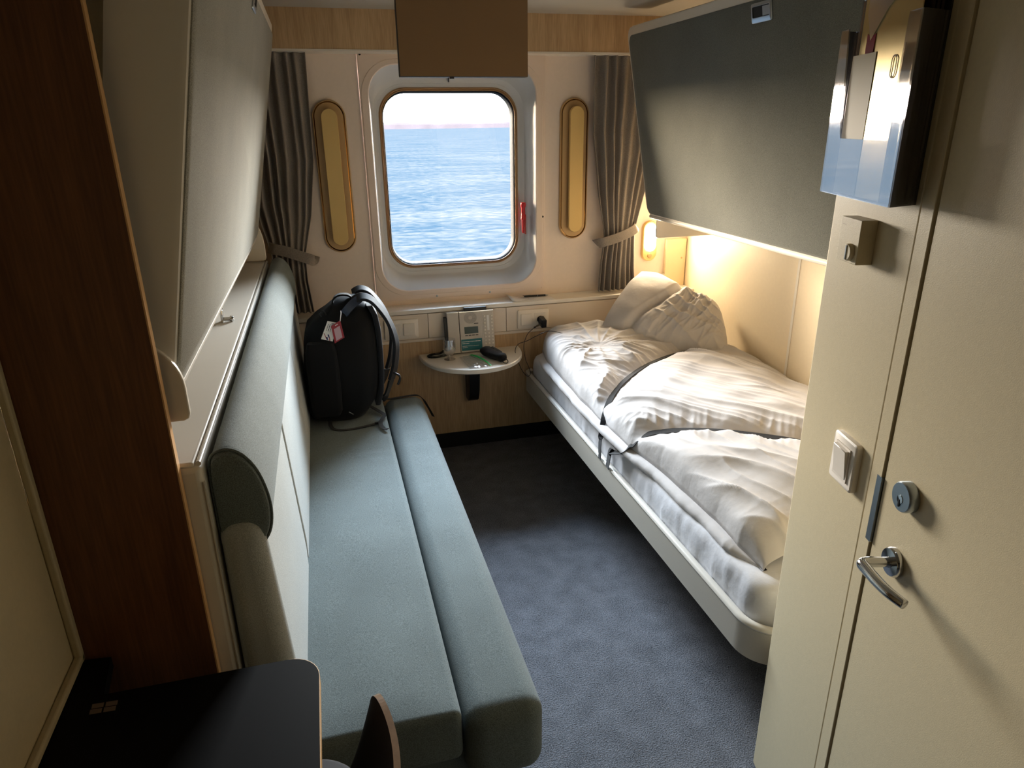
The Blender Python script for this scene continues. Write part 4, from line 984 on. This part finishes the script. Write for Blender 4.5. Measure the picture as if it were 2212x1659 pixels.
# ================================================================== RIGHT WALL FITTINGS
t = thing('light_switch', 'white rocker light switch on the bathroom wall panel', 'light switch', wp(.205, 1.027))
def wl(u, z, w_, h_, r, o, n=5): return [wp(u+a, z+c_, o) for a, c_ in rr2(w_, h_, r, n)]
b = BM(); loft(b, [wl(.205, 1.027, .086, .100, .008, 0), wl(.205, 1.027, .086, .100, .008, .010), wl(.205, 1.027, .080, .094, .006, .0125)], True, True); part(t, 'plate', b, 'whitepl', smooth='auto')
b = BM(); prism(b, [wp(.178, .992, .012), wp(.232, .992, .0125), wp(.232, 1.062, .0125), wp(.178, 1.062, .012)], nW*.0025); part(t, 'switch_frame', b, 'whitepl')
b = BM(); loft(b, [[wp(.181, .996, .013), wp(.229, .996, .013), wp(.229, 1.058, .013), wp(.181, 1.058, .013)], [wp(.182, .997, .0155), wp(.228, .997, .0155), wp(.228, 1.057, .0225), wp(.182, 1.057, .0225)]], True, True); part(t, 'rocker', b, 'whitepl', bevel=.001, seg=1)
t = thing('thermostat', 'pale square box with a round slotted knob above the light switch', 'control box', wp(.132, 1.442))
b = BM(); wbox(b, .097, .170, 1.402, 1.481, 0, .030); part(t, 'housing', b, 'module', bevel=.001, seg=2)
b = BM(); lathe(b, wp(.146, 1.422, .030), [(.0155, -.001), (.0155, .006), (.014, .008), (.0005, .008)], 26, nW); kn = part(t, 'knob', b, 'module', smooth='auto')
b = BM(); wbox(b, .1445, .1475, 1.409, 1.435, .037, .0395); part(kn, 'knob_grip', b, 'steel')
b = BM(); wbox(b, .104, .117, 1.4675, 1.4685, .0299, .0303); part(t, 'print_mark', b, 'pale_ink')
# acrylic brochure holder and its leaflets
U0, U1, Z0, Z1, OF = .016, .297, 1.518, 1.797, .050
t = thing('brochure_holder', 'clear acrylic leaflet holder on the bathroom wall above the thermostat box', 'leaflet holder', wp(.15, Z0))
def OFu(u): return .040+.022*(u-U0)/(U1-U0)
b = BM()
out = [(U0, Z0), (U1, Z0), (U1, Z1), (U1-.036, Z1), (U1-.042, Z0+.108), (U1-.048, Z0+.098), (U0+.060, Z0+.098), (U0+.054, Z0+.108), (U0+.030, Z1), (U0, Z1)]
prism(b, [wp(u, z, OFu(u)) for u, z in out], -nW*.003); part(t, 'front_pane', b, 'acrylic')
b = BM(); wbox(b, U0-.012, .269, Z0, Z1+.05, .0005, .003); part(t, 'back_pane', b, 'acrylic_side')
b = BM(); prism(b, [wp(U0+.003, Z0, .037), wp(U1-.004, Z0, .058), wp(.265, Z0, .0035), wp(U0-.008, Z0, .0035)], (0, 0, .003)); part(t, 'bottom_pane', b, 'acrylic_side')
for u, ub in ((U0, U0-.012), (U1-.003, .266)):
    b = BM(); prism(b, [wp(u, Z0, OFu(u)-.003), wp(u+.003, Z0, OFu(u)-.003), wp(ub+.003, Z0, .003), wp(ub, Z0, .003)], (0, 0, Z1-Z0)); part(t, 'side_pane', b, 'acrylic_side')
def leaflet(u0, u1, z0, z1, o0, o1, th, m, label, lean=0, cat='leaflet', wave=0):
    bm = BM(); loops = []
    for i in range(9):
        v_ = i/8; z = z0+(z1-z0)*v_; d_ = lean*v_+wave*math.sin(v_*5)
        loops.append([wp(u0, z, o0+d_), wp(u1, z, o1+d_), wp(u1, z, o1+d_-th), wp(u0, z, o0+d_-th)])
    loft(bm, loops, True, True)
    return solo('leaflet', bm, m, label, cat, wp((u0+u1)/2, z0, (o0+o1)/2-th/2), 'leaflets in the acrylic holder')
leaflet(.066, .156, Z0+.004, 1.752, .0385, .0455, .002, 'card_green', 'olive and tan leaflet standing at the window side of the holder', -.001)
lf = leaflet(.161, .250, Z0+.004, 1.757, .0460, .0530, .002, 'gold', 'glossy golden leaflet with small oval emblem in the holder', -.001, wave=.0006)
b = BM(); lo = [[wp(.226+a, 1.725+c_, .0508+(a+.0)*.078+k) for a, c_ in rr2(w_, h_, w_/2-1e-4, 8)] for w_, h_, k in ((.017, .034, 0), (.017, .034, .0006), (.013, .030, .0006), (.013, .030, 0))]
loft(b, lo); part(lf, 'emblem', b, 'pale_ink')
for k in range(4):
    leaflet(.070-.003*k, .272-.004*k, Z0+.004, 1.80+.025*k, .0265-.0062*k, .0405-.0095*k, .0042, 'card_dark', ['dark leaflet right behind the tall gold one', 'dark leaflet second behind the tall gold one', 'dark leaflet third behind the tall gold one', 'dark leaflet at the very back of the holder'][k])
# tall gold-and-silver leaflet sticking up
b = BM(); loops = []
for i in range(13):
    v_ = i/12; z = 1.53+.39*v_; o_ = .0325-.002*v_+.0008*math.sin(v_*7)
    loops.append([wp(.072, z, o_), wp(.268, z, o_+.0145), wp(.268, z, o_+.013), wp(.072, z, o_-.0015)])
loft(b, loops, True, True); tl = solo('leaflet', b, 'gold', 'tall glossy gold leaflet with silver crest sticking out of the holder top', 'leaflet', wp(.16, 1.70, .045), 'leaflets in the acrylic holder')
b = BM()
cre_ = [(.088, 1.815), (.112, 1.772), (.130, 1.788), (.160, 1.815), (.205, 1.836), (.240, 1.842), (.240, 1.92), (.088, 1.92)]
def fo(z, u=.16): v_ = (z-1.53)/.39; return .0325-.002*v_+.0008*math.sin(v_*7)+.0006+(u-.072)*.074
prism(b, [wp(u, z, fo(z, u)) for u, z in cre_], nW*.001); part(tl, 'silver_crest', b, 'silver')
b = BM(); prism(b, [wp(u, z, fo(z, u)-.0002) for u, z in ((.098, 1.752), (.128, 1.752), (.130, 1.782), (.112, 1.776), (.098, 1.784))], nW*.001); part(tl, 'red_patch', b, 'red_ink')

# ================================================================== NEAR LEFT: desk, chair
DZ = .735
t = thing('desk', 'dark laminate desk top with rounded corner in front of the brown partition', 'desk', (-.3, .6, 0))
def P2d():
    o = [(XL+.002, -.30), (-.091, -.30)]
    c = (-.091-.055, 1.088-.055)
    for i in range(9): a = PI/2*i/8; o.append((c[0]+.055*math.cos(a), c[1]+.055*math.sin(a)))
    o += [(-.45, 1.088), (-.462, 1.185), (XL+.002, 1.190)]
    return o
b = BM(); prism(b, [(x, y, DZ-.022) for x, y in P2d()], (0, 0, .022)); part(t, 'desk_top', b, 'desk')
b = BM(); ed = [p for p in P2d()[1:11]]; loft(b, [[(x+.0006, y+.0004, DZ-.021) for x, y in ed], [(x+.0018, y+.0008, DZ-.021) for x, y in ed], [(x+.0018, y+.0008, DZ-.0005) for x, y in ed], [(x+.0006, y+.0004, DZ-.0003) for x, y in ed]], closed=False); part(t, 'edge_band', b, 'oak_edge', 'thin light edge band')
b = BM(); box(b, XL+.002, XL+.022, -.28, 1.18, DZ-.18, DZ-.022); box(b, -.47, -.13, -.29, -.27, 0, DZ-.022); part(t, 'desk_support', b, 'dark')
b = BM()
for i in range(2):
    for j in range(2):
        x0, y0 = -.462+.0215*i+.004*j*0, 1.046+.0125*j-.001*i
        prism(b, [(x0, y0, DZ), (x0+.0185, y0-.001, DZ), (x0+.0185-.001, y0+.0095, DZ), (x0-.001, y0+.0105, DZ)], (0, 0, .0004))
part(t, 'emblem', b, 'emblem', 'four small pale squares printed on the desk')
b = BM(); box(b, XL, XL+.014, -.9, PY, DZ+.001, DZ+.016); box(b, XL, XL+.014, PY-.016, PY, DZ, ZC); struct('trim_10', b, 'module', 'pale cove strip along the desk and the partition', 'trim', bevel=.004)
t = thing('plywood_chair', 'dark moulded plywood chair pushed in beside the desk', 'chair', (-.2, .9, 0))
def backsec(s, k):
    """s 0..1 along the curved back (far tip -> near tip), k 0..1 height"""
    a = -1.0+2.0*s
    y = .868-.168*a
    top = .705-.10*abs(a)**9; z = .46+(top-.46)*k
    return V((-.014+.034*(1-a*a)-.060*(1-k), y, z))
b = BM(); rows = []
ni, nk = 40, 14
def nvec(s): 
    a = backsec(min(1, s+.01), .5)-backsec(max(0, s-.01), .5); return V((a.y, -a.x, 0)).normalized()
loops = []
for i in range(ni+1):
    s_ = i/ni; n_ = nvec(s_); L = [backsec(s_, k/nk) for k in range(nk+1)]+[backsec(s_, k/nk)+n_*-.011 for k in range(nk, -1, -1)]
    loops.append(L)
loft(b, loops, True, True); part(t, 'backrest', b, 'chair', smooth='auto')
b = BM(); lo = []
for i in range(ni+1):
    s_ = i/ni; n_ = nvec(s_); p = backsec(s_, 1); lo.append([p+V((0, 0, .0005)), p+n_*-.011+V((0, 0, .0005)), p+n_*-.011+V((0, 0, .0015)), p+V((0, 0, .0015))])
loft(b, lo, True, True); part(t, 'back_edge', b, 'chair_edge', 'lighter plywood edge')
b = BM(); L = [[(-.235+a, .915+c_, z) for a, c_ in rr2(.40-k, .40-k, .11, 8)] for z, k in ((.445, .01), (.448, 0), (.457, 0), (.460, .01))]; loft(b, L, True, True); part(t, 'seat', b, 'chair', smooth='auto')
b = BM(); L = [[(-.235+a, .915+c_, z) for a, c_ in rr2(.402, .402, .111, 8)] for z in (.4485, .4565)]; loft(b, L); part(t, 'seat_edge', b, 'ply_edge', 'light plywood edge')
for x, y in ((-.38, .78), (-.38, 1.05), (-.09, .78), (-.09, 1.05)):
    b = BM(); cyl(b, (x, y, .446), (x*1.03, y+(y-.915)*.15, 0), .011, .009, 12); part(t, 'leg', b, 'steel', smooth='auto')

# ================================================================== CAMERA
f_px, pitch, yaw, roll = 1500.762, math.radians(20.5976), math.radians(14.7289), math.radians(.7695)
fw = V((math.sin(yaw)*math.cos(pitch), math.cos(yaw)*math.cos(pitch), -math.sin(pitch)))
rt = V((math.cos(yaw), -math.sin(yaw), 0)); dn = fw.cross(rt)
R_ = math.cos(roll)*rt+math.sin(roll)*dn; D_ = -math.sin(roll)*rt+math.cos(roll)*dn
cam = bpy.data.cameras.new('camera'); co = bpy.data.objects.new('camera', cam); COL.objects.link(co)
mx = Matrix((( R_.x, -D_.x, -fw.x, 0), (R_.y, -D_.y, -fw.y, 0), (R_.z, -D_.z, -fw.z, EYE), (0, 0, 0, 1)))
co.matrix_world = mx
cam.sensor_fit = 'HORIZONTAL'; cam.sensor_width = 36; cam.lens = f_px*36/2212; cam.clip_start = .02; cam.clip_end = 6000
S.camera = co
# ================================================================== LIGHT
wd = bpy.data.worlds.new('sky'); S.world = wd; wd.use_nodes = True
nt = wd.node_tree; bg = nt.nodes['Background']
tc = N(nt, 'ShaderNodeTexCoord'); sp_ = N(nt, 'ShaderNodeSeparateXYZ'); nt.links.new(tc.outputs['Generated'], sp_.inputs[0])
rp = N(nt, 'ShaderNodeValToRGB'); cr = rp.color_ramp
cr.elements[0].position = 0; cr.elements[0].color = (1.0, .86, .72, 1)
cr.elements[1].position = .9; cr.elements[1].color = (.52, .72, 1.0, 1)
e = cr.elements.new(.10); e.color = (1.0, .92, .84, 1)
e = cr.elements.new(.35); e.color = (.80, .90, 1.0, 1)
nt.links.new(sp_.outputs['Z'], rp.inputs['Fac']); 
# warm brightening towards the low sun, off to the left
dt = N(nt, 'ShaderNodeVectorMath', operation='DOT_PRODUCT'); dt.inputs[1].default_value = V((-.72, .68, .10)).normalized()
nt.links.new(tc.outputs['Generated'], dt.inputs[0])
pw = N(nt, 'ShaderNodeMath', operation='POWER'); pw.inputs[1].default_value = 9; pw.use_clamp = False
mx0_ = N(nt, 'ShaderNodeMath', operation='MAXIMUM'); mx0_.inputs[1].default_value = 0
nt.links.new(dt.outputs['Value'], mx0_.inputs[0]); nt.links.new(mx0_.outputs[0], pw.inputs[0])
ga = N(nt, 'ShaderNodeMix', data_type='RGBA', blend_type='ADD'); ga.inputs[7].default_value = (1.2, .75, .28, 1)
nt.links.new(pw.outputs[0], ga.inputs[0]); nt.links.new(rp.outputs['Color'], ga.inputs[6])
nt.links.new(ga.outputs[2], bg.inputs['Color'])
SKY = 88.0
bg.inputs['Strength'].default_value = SKY
# portal in the window so that daylight is sampled well
pl = bpy.data.lights.new('window_daylight', 'AREA'); pl.shape = 'RECTANGLE'; pl.size = .68; pl.size_y = .86
try: pl.cycles.is_portal = True
except Exception: pass
po_ = bpy.data.objects.new('window_daylight', pl); COL.objects.link(po_); po_.location = (GX, W+.17, GZ); po_.rotation_euler = (-PI/2, 0, 0)
# soft glow of the reading lamp (the lens itself also emits)
rl_ = bpy.data.lights.new('reading_light', 'AREA'); rl_.shape = 'RECTANGLE'; rl_.size = .06; rl_.size_y = .14; rl_.energy = 5.6; rl_.color = (1.0, .78, .50)
ro_ = bpy.data.objects.new('reading_light', rl_); COL.objects.link(ro_); ro_.location = (1.709, W-.036, 1.057); ro_.rotation_euler = (-PI/2, 0, 0)
# ================================================================== VIEW
S.view_settings.view_transform = 'Standard'
try: S.view_settings.look = 'None'
except Exception: pass
S.view_settings.exposure = .28; S.view_settings.gamma = 1; S.view_settings.use_curve_mapping = False
S.cycles.use_denoising = True
try: S.cycles.denoiser = 'OPENIMAGEDENOISE'
except Exception: pass
S.cycles.max_bounces = 12; S.cycles.diffuse_bounces = 6; S.cycles.glossy_bounces = 4; S.cycles.transparent_max_bounces = 16
S.cycles.sample_clamp_indirect = 8; S.cycles.caustics_reflective = False; S.cycles.caustics_refractive = False
